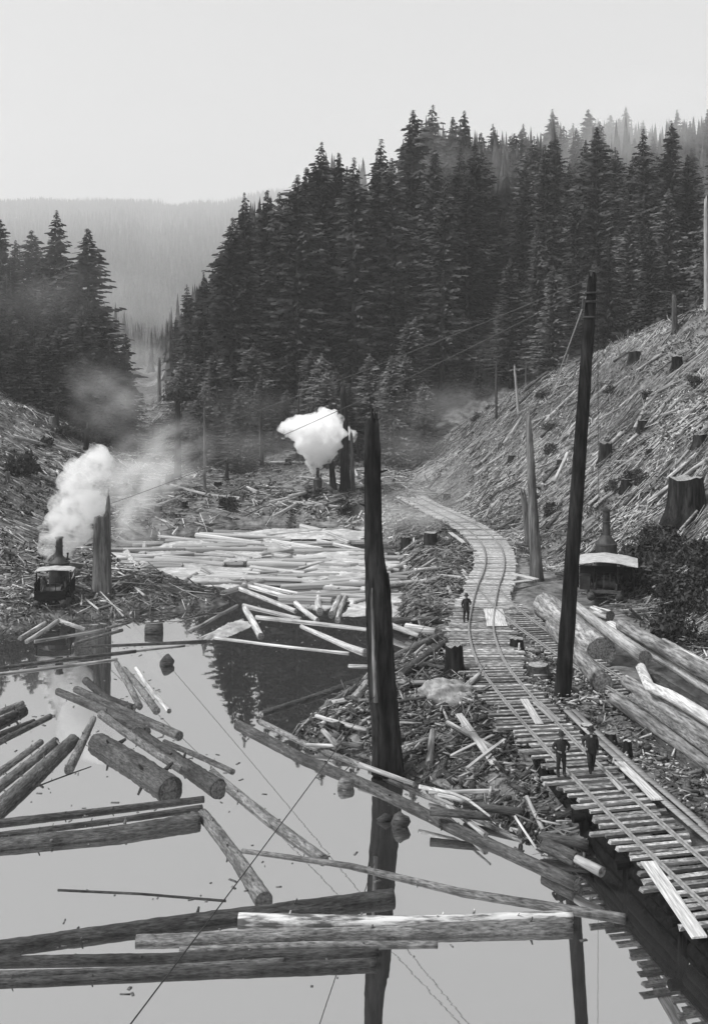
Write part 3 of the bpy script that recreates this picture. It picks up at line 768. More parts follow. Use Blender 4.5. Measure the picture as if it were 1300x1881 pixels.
def gsnag(label, px, pyb, pyt, wpx, mat='char', lean=0, seed=None, jag=.8, spike=None, taper=.6, name='snag'):
    g0 = on_ground(px, pyb); r = wpx * g0.y / FPX / 2
    return snag(name, label, 'snag', g0 - Vector((0, 0, .3)), atd(px + lean, pyt, g0.y), r, r * taper, mat, seed or random.randrange(9999), jag, spike, 12, 14, 1.3)
tuft = gsnag('dark snag with a leafy tuft at its top on the far bank left of centre', 327, 882, 716, 13, 'char')
gsnag('thin broken snag high in the valley gap', 293, 740, 655, 8, 'snagwood')
gsnag('bare thin snag beside the far bank stumps', 376, 905, 745, 6, 'snagwood')
gsnag('short pointed black snag above the left steam plume', 158, 830, 775, 12, 'char', 3, None, 1.2, 1.5)
gsnag('short dark stub snag on the far bank right of the bare thin snag', 417, 885, 842, 9, 'char')
gsnag('tall dark trunk standing just right of the far steam plume', 634, 902, 700, 19, 'char', -4, None, 1.5)
gsnag('short dark broken trunk between the far donkey and the tall dark trunk', 613, 902, 843, 14, 'char', -5)
gsnag('thin paler trunk right behind the tall dark trunk', 648, 905, 790, 9, 'snagwood', -3)
gsnag('slim broken snag right of the railway bend', 985, 1068, 745, 24, 'snagwood', -16, None, 1.2, None, .42)
gsnag('split leaning half-trunk at the foot of the slim broken snag', 975, 1005, 895, 17, 'snagwood', -16, None, 1.0)
gsnag('pale bare snag on the crest at the right edge', 1297, 565, 360, 10, 'snagpale', -2)
gsnag('pair-topped broken snag on the crest', 1239, 612, 540, 12, 'snagwood', -2)
gsnag('pale thin dead tree against the dark forest above the crest', 952, 760, 668, 6, 'snagpale', -8)
gsnag('second thin dead tree behind the crest', 911, 775, 665, 5, 'snagwood', 0)
gsnag('small black snag on the left slope', 105, 790, 745, 9, 'char')
gsnag('thin grey snag rising behind the drifting smoke', 460, 800, 745, 5, 'snagwood')
gsnag('thin snag on the far bank between the two donkeys', 478, 850, 770, 5, 'snagwood')

def stump(label, px, pyb, hpx, wpx, mat='char', top='end', lean=0, group=None, pos=None):
    g0 = pos or on_ground(px, pyb); h = hpx * g0.y / FPX; r = wpx * g0.y / FPX / 2; sd_ = random.randrange(9999)
    rg = np.random.default_rng(sd_); n = 16; V = []
    prof = [(1.45, -.3), (1.2, h * .12), (1.02, h * .4), (.95, h * .8), (.92, h)]
    for i, (q, z) in enumerate(prof):
        for j in range(n):
            a = 6.283 * j / n; rr = r * q * (1 + .13 * math.sin(5 * a + sd_) * (1.6 - i * .3) * .6 + rg.normal(0, .03))
            V.append((math.cos(a) * rr + lean * z * .1, math.sin(a) * rr, z + (rg.normal(0, .03) * h if i == 4 else 0)))
    F = [[i * n + j, i * n + (j + 1) % n, (i + 1) * n + (j + 1) % n, (i + 1) * n + j] for i in range(4) for j in range(n)]
    o = link('tree_stump', mesh('tree_stump', V, F, mat, True), None, g0)
    tv = [(lean * h * .1, 0, h * 1.0)] + [(V[4 * n + j][0] * .98, V[4 * n + j][1] * .98, V[4 * n + j][2]) for j in range(n)]
    link('cut_top', mesh('cut_top', tv, [[0, 1 + j, 1 + (j + 1) % n] for j in range(n)], top), o)
    tag(o, label, 'stump', group); return o
stump('huge dark flat-topped stump on the right hillside', 1258, 955, 78, 66, 'char', 'end')
stump('square dark stump halfway up the right hillside', 1112, 850, 36, 24, 'char')
stump('small dark stump high on the right hillside', 1243, 680, 26, 20, 'char')
stump('dark upright stump by the track just before the switch boards', 831, 1240, 58, 34, 'char', pos=at(833, 1242, 1.2))
stump('low dark stump between the two tracks', 948, 1196, 26, 26, 'char', 'end', 0, None, at(948, 1198, 1.3))
stump('broad low stump between track and leaning spar', 987, 1238, 20, 40, 'bark_dark', 'end', 0, None, at(987, 1240, 1.3))
stump('pale-topped stump right behind the right-hand man', 1077, 1352, 22, 24, 'char', 'end_pale', 0, None, at(1077, 1352, 1.3))
stump('dark stump right of the walkway planks', 1118, 1364, 20, 22, 'char', 'end', 0, None, at(1120, 1366, 1.3))
stump('pale-topped post stump farthest along the walkway', 1150, 1390, 32, 17, 'char', 'end_pale', 0, None, at(1151, 1392, 1.3))
stump('blocky dark stump on the bank inside the railway bend', 790, 1010, 32, 26, 'char')
stump('low stump on the bank behind the tall snag', 745, 1012, 26, 18, 'char')
stump('stump on the crest at the top of the right slope', 1165, 665, 20, 22, 'char')
for i, (px, py, hh, w) in enumerate([(820, 920, 14, 14), (1030, 860, 16, 16), (1180, 790, 18, 18), (1075, 770, 14, 16), (940, 850, 14, 14), (1285, 820, 22, 26), (1010, 940, 18, 18), (1150, 900, 20, 22)]):
    stump('small dark cut stump among the slash of the right hillside', px, py, hh, w, 'char', 'end', 0, 'stumps on the right hillside')
for i in range(26):
    px = random.uniform(5, 560); py = random.uniform(770, 950)
    if px < 230 and py > 900 and px > 60 or 535 < px < 630 and py > 860: continue
    stump('dark cut stump on the logged slope across the pond', px, py, random.uniform(10, 22), random.uniform(8, 16), random.choice(['char', 'snagwood']), 'end', 0, 'stumps on the far slope')

# ------------------------------------------------------------------ railway on its low trestle
CL = np.array([(16.9, 12), (15.0, 18), (13.25, 25), (11.4, 32.6), (10.25, 38), (9.3, 43.2), (8.4, 49), (7.6, 55.7), (7.4, 60), (7.65, 65.5), (8.4, 71), (9.5, 77.5), (10.7, 83.5), (11.6, 90),
               (11.9, 96.5), (11.5, 103), (10.3, 110), (8.3, 119), (6.6, 127.5), (5.4, 136), (5.4, 146)])
DECK = 1.70
def spline(P, step=.25):
    """Catmull-Rom resampled at even steps"""
    out = []
    Q = np.vstack([2 * P[0] - P[1], P, 2 * P[-1] - P[-2]])
    for i in range(1, len(Q) - 2):
        t = np.linspace(0, 1, 24, endpoint=False)[:, None]
        p0, p1, p2, p3 = Q[i - 1], Q[i], Q[i + 1], Q[i + 2]
        out.append(.5 * (2 * p1 + (p2 - p0) * t + (2 * p0 - 5 * p1 + 4 * p2 - p3) * t ** 2 + (3 * p1 - p0 - 3 * p2 + p3) * t ** 3))
    D = np.vstack(out + [P[-1:]])
    s = np.concatenate([[0], np.cumsum(np.hypot(*np.diff(D, axis=0).T))])
    k = np.arange(0, s[-1], step)
    return np.stack([np.interp(k, s, D[:, 0]), np.interp(k, s, D[:, 1])], -1)
TRK = spline(CL)
def offs(T, d):
    t = np.gradient(T, axis=0); t /= np.linalg.norm(t, axis=1, keepdims=True)
    return T + np.stack([t[:, 1], -t[:, 0]], -1) * d

def ribbon(T, prof, z):
    """extrude a cross-section (offset, height) along a plan line"""
    t = np.gradient(T, axis=0); t /= np.linalg.norm(t, axis=1, keepdims=True); nrm = np.stack([t[:, 1], -t[:, 0]], -1)
    k = len(prof); V = []
    for o_, h_ in prof: V.append(np.column_stack([T + nrm * o_, np.full(len(T), z + h_)]))
    V = np.stack(V, 1).reshape(-1, 3); m = len(T)
    F = [[i * k + j, i * k + (j + 1) % k, (i + 1) * k + (j + 1) % k, (i + 1) * k + j] for i in range(m - 1) for j in range(k)]
    F += [list(range(k))[::-1], [(m - 1) * k + j for j in range(k)]]
    return V, F
RAILP = [(-.06, 0), (.06, 0), (.06, .015), (.014, .03), (.014, .09), (.036, .1), (.036, .135), (-.036, .135), (-.036, .1), (-.014, .09), (-.014, .03), (-.06, .015)]
trestle = empty('railway_trestle', (TRK[0][0], TRK[0][1], 0))
tag(trestle, 'single-track logging railway on a low timber trestle curving away to the bend', 'railway')
T0 = Vector((TRK[0][0], TRK[0][1], 0))
def tpart(name, v, f, mat, smooth=False, par=None):
    o = link(name, mesh(name, v, f, mat, smooth), par or trestle); o.location = -T0; return o
for sg in (-1, 1): tpart('rail', *ribbon(offs(TRK, sg * .745), RAILP, DECK), 'rail')
for sg in (-1, 1): 
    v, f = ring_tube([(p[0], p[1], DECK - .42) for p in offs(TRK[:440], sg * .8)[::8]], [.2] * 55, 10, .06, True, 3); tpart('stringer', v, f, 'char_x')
TIE = []
for k in range(6):
    v, f = bx([((0, 0, 0), (1, 1, 1))]); v = [Vector(p) for p in v]
    for p in v: p.x *= 1 + random.uniform(-.03, .03); p.y *= 1 + random.uniform(-.15, .15); p.z *= 1 + random.uniform(-.1, .1)
    TIE.append(mesh('tie', v, f, 'tie'))
tg = np.gradient(TRK, axis=0)
i = 0.0; nties = 0
while int(i) < len(TRK) - 1 and nties < 292:
    q = TRK[int(i)]; a = math.atan2(tg[int(i)][0], tg[int(i)][1])
    Lg = random.uniform(2.55, 3.0) + random.choice([0, 0, 0, .35, .7]); sh = random.uniform(-.25, .2) - (.2 if Lg > 3.1 else 0)
    if q[1] > 74: Lg = random.uniform(3.2, 3.6); sh = 0
    if 58 < q[1] < 74: Lg += .9; sh = -.1
    hz = .105 * random.uniform(.8, 1.15)
    o = link('tie', TIE[random.randrange(6)], trestle, (q[0] + math.cos(a) * sh - T0.x, q[1] - math.sin(a) * sh - T0.y, DECK - hz / 2 - random.uniform(0, .025)), (random.gauss(0, .01), random.gauss(0, .004), -a + random.gauss(0, .022)))
    o.scale = (Lg, random.uniform(.17, .25) if q[1] < 58 else random.uniform(.34, .42), hz)
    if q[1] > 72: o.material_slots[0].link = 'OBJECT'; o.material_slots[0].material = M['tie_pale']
    i += (random.uniform(.4, .5) if q[1] < 80 else random.uniform(.46, .54)) / .25; nties += 1
# bents and the crib of round logs under the outer edge
tl = offs(TRK, -1.28)
for k in range(0, 190, 15):
    for oo in (-1.05, 0.0, 1.05):
        q = offs(TRK, oo)[k]; z0 = min(Hs(q[0], q[1]), .3) - .8
        v, f = ring_tube([(q[0], q[1], z0), (q[0], q[1], DECK - .6)], [.19, .17], 10, .05, True, k); tpart('post', v, f, 'char')
    qa, qb = offs(TRK, -1.5)[k], offs(TRK, 1.6)[k]
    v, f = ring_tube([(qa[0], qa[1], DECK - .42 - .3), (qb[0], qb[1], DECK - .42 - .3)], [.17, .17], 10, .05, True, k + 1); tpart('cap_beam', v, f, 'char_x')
for lv, (zz, rr, oo) in enumerate([(1.16, .2, -.86), (.76, .23, -.9), (.32, .25, -.94), (-.1, .25, -.96)]):
    k = random.randrange(0, 8)
    while k < 175:
        n_ = random.randrange(16, 30); seg = offs(TRK, oo + random.uniform(-.06, .1))[k:min(k + n_, 182)]
        if len(seg) > 3:
            v, f = ring_tube([(p[0], p[1], zz + random.uniform(-.02, .02)) for p in seg[::3]], [rr * random.uniform(.85, 1.05)] * len(seg[::3]), 10, .05, True, k)
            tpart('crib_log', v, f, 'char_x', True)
        k += n_ + random.randrange(0, 2)
# walkway boards along the outer side
wk = offs(TRK, 1.78)
k = 30
while k < 150:
    n_ = random.randrange(14, 20); a, b = wk[k], wk[min(k + n_, len(wk) - 1)]
    for row, ww in ((0, .3), (.34, .26)):
        d = Vector((b[0] - a[0], b[1] - a[1], 0)); nn = Vector((d.y, -d.x, 0)).normalized()
        c = (Vector((a[0], a[1], 0)) + Vector((b[0], b[1], 0))) / 2 + nn * (row + random.uniform(-.03, .03))
        v, f = boxes([(c.x, c.y, DECK + .03 + row * .02)], [tuple(d)], [(d.length - .03, ww, .045)]); tpart('walkway_plank', v, f, 'plank_grey')
    k += n_
# ---- siding
SD = np.array([(9.55, 77.0), (9.9, 72), (10.6, 67), (11.7, 61.5), (13.2, 55), (15.6, 47)])
SDL = spline(SD)
siding = empty('siding_track', (SDL[0][0], SDL[0][1], 0)); S0 = Vector((SDL[0][0], SDL[0][1], 0))
tag(siding, 'short siding branching off the railway towards the log landing', 'railway')
for sg in (-1, 1):
    o = link('rail', mesh('rail', *ribbon(offs(SDL, sg * .72), RAILP, DECK + .004), 'rail'), siding); o.location = -S0
sg_ = np.gradient(SDL, axis=0); i = 14.0
while int(i) < len(SDL) - 1:
    q = SDL[int(i)]; a = math.atan2(sg_[int(i)][0], sg_[int(i)][1])
    o = link('tie', TIE[random.randrange(6)], siding, (q[0] + .2 - S0.x, q[1] - S0.y, DECK - .1), (0, 0, -a + random.gauss(0, .02))); o.scale = (random.uniform(2.1, 2.5), .2, .16)
    i += 2.0

def plank(label, p0, p1, w, z0, z1=None, mat='plank', th=.05, name='plank', cat='plank'):
    a = at(*p0, z0); b_ = at(*p1, z1 if z1 is not None else z0); d = b_ - a; mid = (a + b_) / 2
    L = d.length; n = 6; V = []
    for i in range(n + 1):
        x = -L / 2 + L * i / n
        for yy, zz in ((-w / 2, -th / 2), (w / 2, -th / 2), (w / 2, th / 2), (-w / 2, th / 2)):
            V.append((x + (random.uniform(-.06, .06) if i in (0, n) else 0), yy * random.uniform(.94, 1.04), zz + math.sin(i / n * 3.14) * .015))
    F = [[4 * i + j, 4 * i + (j + 1) % 4, 4 * i + 4 + (j + 1) % 4, 4 * i + 4 + j] for i in range(n) for j in range(4)] + [[3, 2, 1, 0], [4 * n, 4 * n + 1, 4 * n + 2, 4 * n + 3]]
    o = link(name, mesh(name, V, F, mat), None, mid); o.rotation_euler = frame(d).to_euler(); tag(o, label, cat); return o
DT = DECK + .03
plank('wide pale plank lying between the rails ahead of the two men', (961, 1284), (990, 1330), .38, DT)
plank('pale plank beside the rail just below the right-hand man', (1136, 1400), (1205, 1468), .42, DT + .09)
plank('long wide plank across the tie ends in the lower right corner', (1188, 1582), (1284, 1722), .48, DT)
plank('grey plank lying along the inner side of the track near the wide pale plank', (985, 1290), (1022, 1325), .4, DT, None, 'plank_grey')
plank('short board lying on the walkway between men and stumps', (1122, 1432), (1140, 1452), .12, DT + .03)
plank('pale board at the inner edge of the bend', (826, 978), (852, 997), .42, DECK - .2, None, 'plank')
plank('pale board on the bank just before the bend, near the standing man', (846, 1046), (862, 1064), .4, 1.4, None, 'plank')
plank('grey plank under the pale board near the standing man', (841, 1054), (862, 1072), .35, 1.3, None, 'plank_grey')
plank('flat sheet of switch boards between the rails', (905, 1118), (913, 1150), 1.25, DT + .02, None, 'plank', .03, 'switch_board', 'board')
for k, (p0, p1, w) in enumerate([((941, 1054), (985, 1064), .5), ((940, 1070), (975, 1066), .45)]):
    plank(['upper', 'lower'][k] + ' pale board of the pointed platform jutting out right of the track', p0, p1, w, DECK, None, 'plank')
for k in range(9):
    px = 838 + k * 1.2; py = 1150 + k * 3.6
    a = at(px, py, DECK - .02)
    o = link('tie', TIE[k % 6], trestle, (a.x + .1 - T0.x, a.y - T0.y, DECK - .12), (0, 0, random.gauss(0, .03))); o.scale = (1.6, .3, .12)

# ------------------------------------------------------------------ log landing on the right
def land_log(label, px, d0, d1, h, mat='bark', ends=('end', 'end'), h1=None):
    P0 = at(px[0][0], px[0][1], h); P1 = at(px[-1][0], px[-1][1], h if h1 is None else h1)
    q = [at(x, y, h + ((h1 if h1 is not None else h) - h) * i / (len(px) - 1)) for i, (x, y) in enumerate(px)]
    return log('landing_log', label, 'log', q, d0 * P0.y / FPX / 2, d1 * P1.y / FPX / 2, mat, None, None, 22, ends, None, .06, .04, 64)
land_log('outermost landing log, nearest the track at the right edge', [(1130, 1284), (1345, 1432)], 27, 37, 1.8, 'bark_light')
land_log('second landing log from the track with patches of bare wood', [(1150, 1252), (1345, 1386)], 24, 34, 2.1, 'bark_light')
land_log('crooked peeled pale log snaking over the landing', [(1176, 1226), (1192, 1262), (1226, 1276), (1262, 1296), (1345, 1350)], 17, 26, 2.9, 'wood_pale', ('end_pale', 'end'))
land_log('landing log whose dark round end points at the track past the spar', [(1012, 1150), (1060, 1205), (1108, 1256)], 26, 36, 1.9, 'bark_light')
land_log('fat log with torn bark behind the leaning spar', [(1000, 1112), (1050, 1150), (1104, 1198)], 46, 54, 2.0, 'bark_light', ('end_pale', 'end'))
land_log('long slim pale log on top of the fat log ending in a dark round butt', [(1048, 1106), (1110, 1155), (1184, 1208)], 15, 27, 3.0, 'wood_pale', ('end_pale', 'end'))
land_log('thick pale barkless log stretching to the right edge', [(1120, 1152), (1230, 1212), (1345, 1278)], 24, 46, 2.6, 'wood_pale', ('end_pale', 'end_pale'))
land_log('straight barked log behind the thick barkless log', [(1140, 1148), (1230, 1198), (1345, 1262)], 22, 34, 3.3, 'bark_light')
land_log('short log farthest back in the landing beside the brush', [(1218, 1180), (1345, 1252)], 16, 24, 3.4, 'wood_mid')
land_log('lower dark log under the crooked peeled log', [(1200, 1250), (1350, 1342)], 26, 30, 2.2, 'bark_dark')
land_log('buried dark log at the bottom of the landing', [(1180, 1330), (1345, 1460)], 34, 40, 1.3, 'bark_dark')
land_log('lowest dark log of the landing, in the trench beside the walkway', [(1196, 1372), (1345, 1488)], 28, 34, 1.0, 'bark_dark')
land_log('thin barked log wedged between the two logs nearest the track', [(1160, 1280), (1345, 1412)], 15, 20, 2.35, 'bark')
land_log('pale log stub in front of the loader skid', [(1088, 1122), (1120, 1132)], 20, 22, 2.3, 'peeled')
land_log('thin cross pole holding up the landing logs', [(1030, 1262), (1128, 1300)], 12, 12, 1.4, 'bark_dark')

# ------------------------------------------------------------------ steam engines
def part(name, vf, mat, root, loc=(0, 0, 0), rot=(0, 0, 0), smooth=False):
    return link(name, mesh(name, vf[0], vf[1], mat, smooth), root, loc, rot)

def wheel(r, w, n=20):
    """spoked gear wheel, axis X"""
    V, F = [], []
    for s in (-w / 2, w / 2):
        for rr in (r, r * .84):
            for j in range(n): V.append((s, math.cos(6.283 * j / n) * rr, math.sin(6.283 * j / n) * rr))
    for j in range(n):
        k = (j + 1) % n
        F += [[j, k, n + k, n + j], [2 * n + j, 3 * n + j, 3 * n + k, 2 * n + k], [j, 2 * n + j, 2 * n + k, k], [n + j, n + k, 3 * n + k, 3 * n + j]]
    sp_ = bx([((0, 0, 0), (w * .6, r * 1.75, r * .12), 0, a) for a in (0, R(60), R(120))])
    hub = ([(x, y, z) for (y, z, x) in lathe([(r * .18, -w * .7), (r * .18, w * .7)], 10)[0]], lathe([(r * .18, -w * .7), (r * .18, w * .7)], 10)[1])
    return join((V, F), sp_, hub)

def drum(r, w):
    v, f = lathe([(r * 1.5, -w / 2), (r * 1.5, -w / 2 + .05), (r, -w / 2 + .06), (r * 1.06, 0), (r, w / 2 - .06), (r * 1.5, w / 2 - .05), (r * 1.5, w / 2)], 18)
    return [(z, x, y) for (x, y, z) in v], f

def donkey(name, label, loc, rz, s, roofed, tall=1.0):
    root = empty(name, loc, rz); root.scale = (s, s, s); tag(root, label, 'engine')
    for sg in (-1, 1):
        v, f = ring_tube([(sg * .95, y, .28 + (.25 if abs(y) > 2.6 else 0)) for y in np.linspace(-3, 3, 11)], [.22, .28] + [.3] * 7 + [.28, .22], 12, .04, True, 3)
        part('skid', (v, f), 'bark_dark', root, smooth=True)
    for y in (-2.2, -.6, 1.0, 2.3):
        part('cross_beam', bx([((0, y, .62), (2.1, .26, .2))]), 'bark_dark', root)
    boil = part('boiler', lathe([(.78, .7), (.8, .75), (.8, 1.0), (.74, 1.04), (.74, 2.5), (.78, 2.52), (.78, 2.6), (.7, 2.64), (.32, 3.05)], 24), 'iron', root, (0, 1.3, 0), smooth=False)
    for z in (1.3, 1.7, 2.1): part('boiler_band', lathe([(.742, z - .04), (.765, z - .03), (.765, z + .03), (.742, z + .04)], 24), 'iron', boil)
    part('fire_door', bx([((0, -.78, 1.0), (.5, .06, .36))]), 'iron', boil)
    stk = part('smokestack', lathe([(.3, 3.0), (.27, 3.2), (.25, 4.35), (.32, 4.4), (.32, 4.5), (.2, 4.5), (.2, 3.4)], 18), 'iron', root, (0, 1.3, 0)); stk.scale.z = boil.scale.z = tall
    part('stack_collar', lathe([(.27, 3.75), (.31, 3.77), (.31, 3.83), (.27, 3.85)], 18), 'iron', stk)
    for y in (-1.6, -.55):
        part('cable_drum', drum(.32, 1.3), 'iron', root, (0, y, 1.05), smooth=True)
    for sg in (-1, 1):
        part('gear_wheel', wheel(.75, .12), 'iron', root, (sg * .82, -.55, 1.15))
        part('side_frame', bx([((sg * .72, -1.1, .98), (.12, 2.3, .42)), ((sg * .72, -.2, 1.2), (.12, .3, .6))]), 'iron', root)
        v, f = ring_tube([(sg * .98, .35, 1.15), (sg * .98, 1.25, 1.2)], [.17, .17], 14, 0); part('cylinder', (v, f), 'iron', root, smooth=True)
    part('lever', bx([((.3, -2.15, 1.35), (.05, .05, 1.1), 0, .2), ((-.1, -2.15, 1.35), (.05, .05, 1.1), 0, -.1)]), 'iron', root)
    v, f = ring_tube([(.55, 1.3, 2.6), (.62, 1.3, 3.1), (.62, 1.3, 3.3)], [.06, .06, .09], 8); part('safety_valve', (v, f), 'iron', root)
    if roofed:
        roofed(root)
    return root

def loader_roof(root):
    # arched sheet canopy on posts, front lower edge nearer the track
    V = []; n = 13; m = 5
    for i in range(m):
        y = -2.6 + 3.2 * i / (m - 1)
        for j in range(n):
            x = -2.15 + 4.3 * j / (n - 1)
            for dz in (0, .035): V.append((x, y, 2.75 - .17 * abs(x) ** 1.5 * .55 - .06 * (y < -2.5) + dz + .02 * math.sin(j * 1.7 + i)))
    def ix(i, j, d): return (i * n + j) * 2 + d
    F = []
    for i in range(m - 1):
        for j in range(n - 1):
            F += [[ix(i, j, 1), ix(i, j + 1, 1), ix(i + 1, j + 1, 1), ix(i + 1, j, 1)], [ix(i, j, 0), ix(i + 1, j, 0), ix(i + 1, j + 1, 0), ix(i, j + 1, 0)]]
    for j in range(n - 1): F += [[ix(0, j, 0), ix(0, j + 1, 0), ix(0, j + 1, 1), ix(0, j, 1)], [ix(m - 1, j, 0), ix(m - 1, j, 1), ix(m - 1, j + 1, 1), ix(m - 1, j + 1, 0)]]
    for i in range(m - 1): F += [[ix(i, 0, 0), ix(i, 0, 1), ix(i + 1, 0, 1), ix(i + 1, 0, 0)], [ix(i, n - 1, 0), ix(i + 1, n - 1, 0), ix(i + 1, n - 1, 1), ix(i, n - 1, 1)]]
    part('canopy', (V, F), 'roof', root)
    for x in (-1.9, 1.9):
        for y in (-2.4, .4): part('canopy_post', bx([((x, y, 1.4), (.1, .1, 2.2))]), 'char_x', root)
    part('side_board', bx([((1.9, -1.0, .95), (.05, 2.7, .5)), ((0, .45, 1.3), (3.6, .05, 1.1))]), 'char_x', root)
    part('water_tank', bx([((-1.35, -1.7, 1.15), (.7, 1.1, .9))]), 'iron', root)

lp = on_ground(1112, 1100)
ld = donkey('steam_loader', 'roofed steam donkey engine at the log landing under the right hillside', Vector((lp.x, lp.y, max(lp.z, 1.6))), R(-14), 1.0, loader_roof, 1.28)
def left_roof(root):
    V = []; n = 9
    for y in (-1.3, .25):
        for j in range(n):
            x = -1.35 + 2.7 * j / (n - 1)
            for dz in (0, .05): V.append((x, y, 2.5 - .07 * x * x + dz + .02 * math.sin(j * 2.1)))
    F = []
    for j in range(n - 1):
        a = 2 * j; b2 = 2 * (n + j)
        F += [[a + 1, a + 3, b2 + 3, b2 + 1], [a, b2, b2 + 2, a + 2], [a, a + 2, a + 3, a + 1], [b2, b2 + 1, b2 + 3, b2 + 2]]
    part('canopy', (V, F), 'roof', root)
    for x in (-1.2, 1.2): part('canopy_post', bx([((x, -1.2, 1.5), (.1, .1, 1.95))]), 'char_x', root)
    part('side_board', bx([((0, -2.7, .95), (2.2, .06, .7)), ((-1.25, -.6, 1.2), (.06, 2.2, 1.0)), ((1.25, -.6, 1.2), (.06, 2.2, 1.0))]), 'char_x', root)
dl = on_ground(104, 1104)
donkey('steam_donkey', 'black steam donkey engine on skids on the left shore, steaming', dl, R(6), .98, left_roof)
db = on_ground(578, 912)
donkey('steam_donkey', 'small far steam donkey engine on the bank under the far plume', db, R(-20), .72, None)
# tilted sheet beside the left donkey
a = on_ground(138, 1062)
o = link('roof_sheet', mesh('roof_sheet', *bx([((0, 0, 0), (1.3, 1.1, .05), .4, -.5, .2)]), 'roof'), None, a + Vector((0, 0, 1.0))); tag(o, 'tilted pale sheet leaning behind the left donkey engine', 'sheet')
for k, (px, py, L) in enumerate([(22, 1083, .9), (18, 1090, 1.0), (52, 1090, .6), (30, 1098, .7), (60, 1100, .5), (5, 1118, .5), (20, 1124, .5), (38, 1098, .4), (74, 1096, .5)]):
    q = on_ground(px, py); v, f = ring_tube([(-L / 2, 0, .1), (0, 0, .14), (L / 2, 0, .1)], [.13, .16, .12], 7, .15, True, k)
    tag(link('firewood_block', mesh('firewood_block', v, f, 'end_pale'), None, q + Vector((0, 0, .05)), (0, 0, random.uniform(-1, 1))), 'pale split firewood block lying left of the left donkey engine', 'firewood', 'firewood by the left donkey')

# ------------------------------------------------------------------ steam and smoke
def puffs(name, label, balls, seed, density, voxel):
    rg = np.random.default_rng(seed); bm = bmesh.new()
    bmesh.ops.create_icosphere(bm, subdivisions=2, radius=1.0)
    tv = np.array([tuple(v.co) for v in bm.verts]); tf = np.array([[v.index for v in f.verts] for f in bm.faces]); bm.free()
    C, Rr = [], []
    for (c, r) in balls:
        c = np.array(c); C.append(c); Rr.append(r)
        for k in range(11):
            d = rg.normal(size=3); d /= np.linalg.norm(d); rr = r * rg.uniform(.25, .48); c1 = c + d * r * .88; C.append(c1); Rr.append(rr)
            for q in range(4):
                d2 = d + rg.normal(size=3) * .7; d2 /= np.linalg.norm(d2); r2 = rr * rg.uniform(.3, .55); C.append(c1 + d2 * rr * .9); Rr.append(r2)
    C = np.array(C); Rr = np.array(Rr)
    V = (tv[None] * Rr[:, None, None] + C[:, None, :]).reshape(-1, 3); F = (tf[None] + len(tv) * np.arange(len(C))[:, None, None]).reshape(-1, 3)
    me = mesh('puff', V, F)
    tmp = link('puff_source', me); md = tmp.modifiers.new('r', 'REMESH'); md.mode = 'VOXEL'; md.voxel_size = voxel
    dg = bpy.context.evaluated_depsgraph_get()
    res = bpy.data.meshes.new_from_object(tmp.evaluated_get(dg)); res.name = name
    bpy.data.objects.remove(tmp); bpy.data.meshes.remove(me)
    res.materials.clear(); res.materials.append(steam_mat(name + '_' + str(seed), density))
    o = link(name, res); tag(o, label, 'steam', None, 'stuff'); return o

def plume(path, d, seed):
    """path: (px, py, radius px) stations at distance d"""
    out = []; rg = np.random.default_rng(seed)
    for i in range(len(path) - 1):
        n = 5
        for k in range(n):
            t = k / n; a, b_ = path[i], path[i + 1]
            x, y, r = [a[j] + (b_[j] - a[j]) * t for j in range(3)]
            p = atd(x + rg.normal(0, r * .25), y + rg.normal(0, r * .15), d + rg.normal(0, r * .4) * d / FPX)
            out.append((p, r * rg.uniform(.7, 1.1) * d / FPX))
    return out
dL = dl.y + 1.4; dB = db.y + 1.0
puffs('steam_plume', 'white steam plume billowing from the left donkey engine behind the spiked snag',
      plume([(86, 1028, 8), (92, 1000, 15), (104, 968, 22), (128, 935, 28), (148, 900, 34), (162, 868, 30), (178, 842, 24), (186, 838, 18)], dL, 4) +
      plume([(118, 1020, 10), (132, 985, 24), (152, 950, 30), (180, 915, 22)], dL + .8, 5), 4, 1.0, .1)
puffs('steam_plume', 'bright white steam cloud over the far donkey engine',
      plume([(574, 866, 5), (577, 850, 12), (582, 828, 22), (588, 800, 34), (575, 785, 32), (552, 788, 20), (540, 790, 15)], dB, 6) +
      plume([(600, 835, 20), (606, 800, 26), (600, 775, 22), (598, 762, 14)], dB + 1, 7) + plume([(640, 800, 12), (648, 798, 9), (650, 795, 6)], dB + 5, 8), 6, 2.0, .13)

def smoke(label, p, size, dens, scale, seed):
    bm = bmesh.new(); bmesh.ops.create_icosphere(bm, subdivisions=3, radius=1.0); me = bpy.data.meshes.new('drifting_smoke'); bm.to_mesh(me); bm.free()
    me.materials.append(vol_mat('smoke_%d' % seed, dens, 0, scale, .98))
    o = link('drifting_smoke', me, None, p, (.1 * seed, 0, seed * 1.3)); o.scale = size; tag(o, label, 'smoke', None, 'stuff')
smoke('thin grey smoke drifting right of the left steam plume', atd(250, 905, 94), (4.2, 4.0, 5.5), .42, 2.4, 1)
smoke('upper wisps of the smoke beside the left steam plume', atd(285, 850, 100), (4.6, 4.0, 6.5), .28, 2.6, 11)
smoke('faint smoke rising over the valley gap', atd(215, 730, 130), (8, 8, 6), .07, 2.2, 2)
smoke('low smoke hanging over the railway bend', atd(765, 935, 108), (7, 7, 4), .12, 1.3, 3)

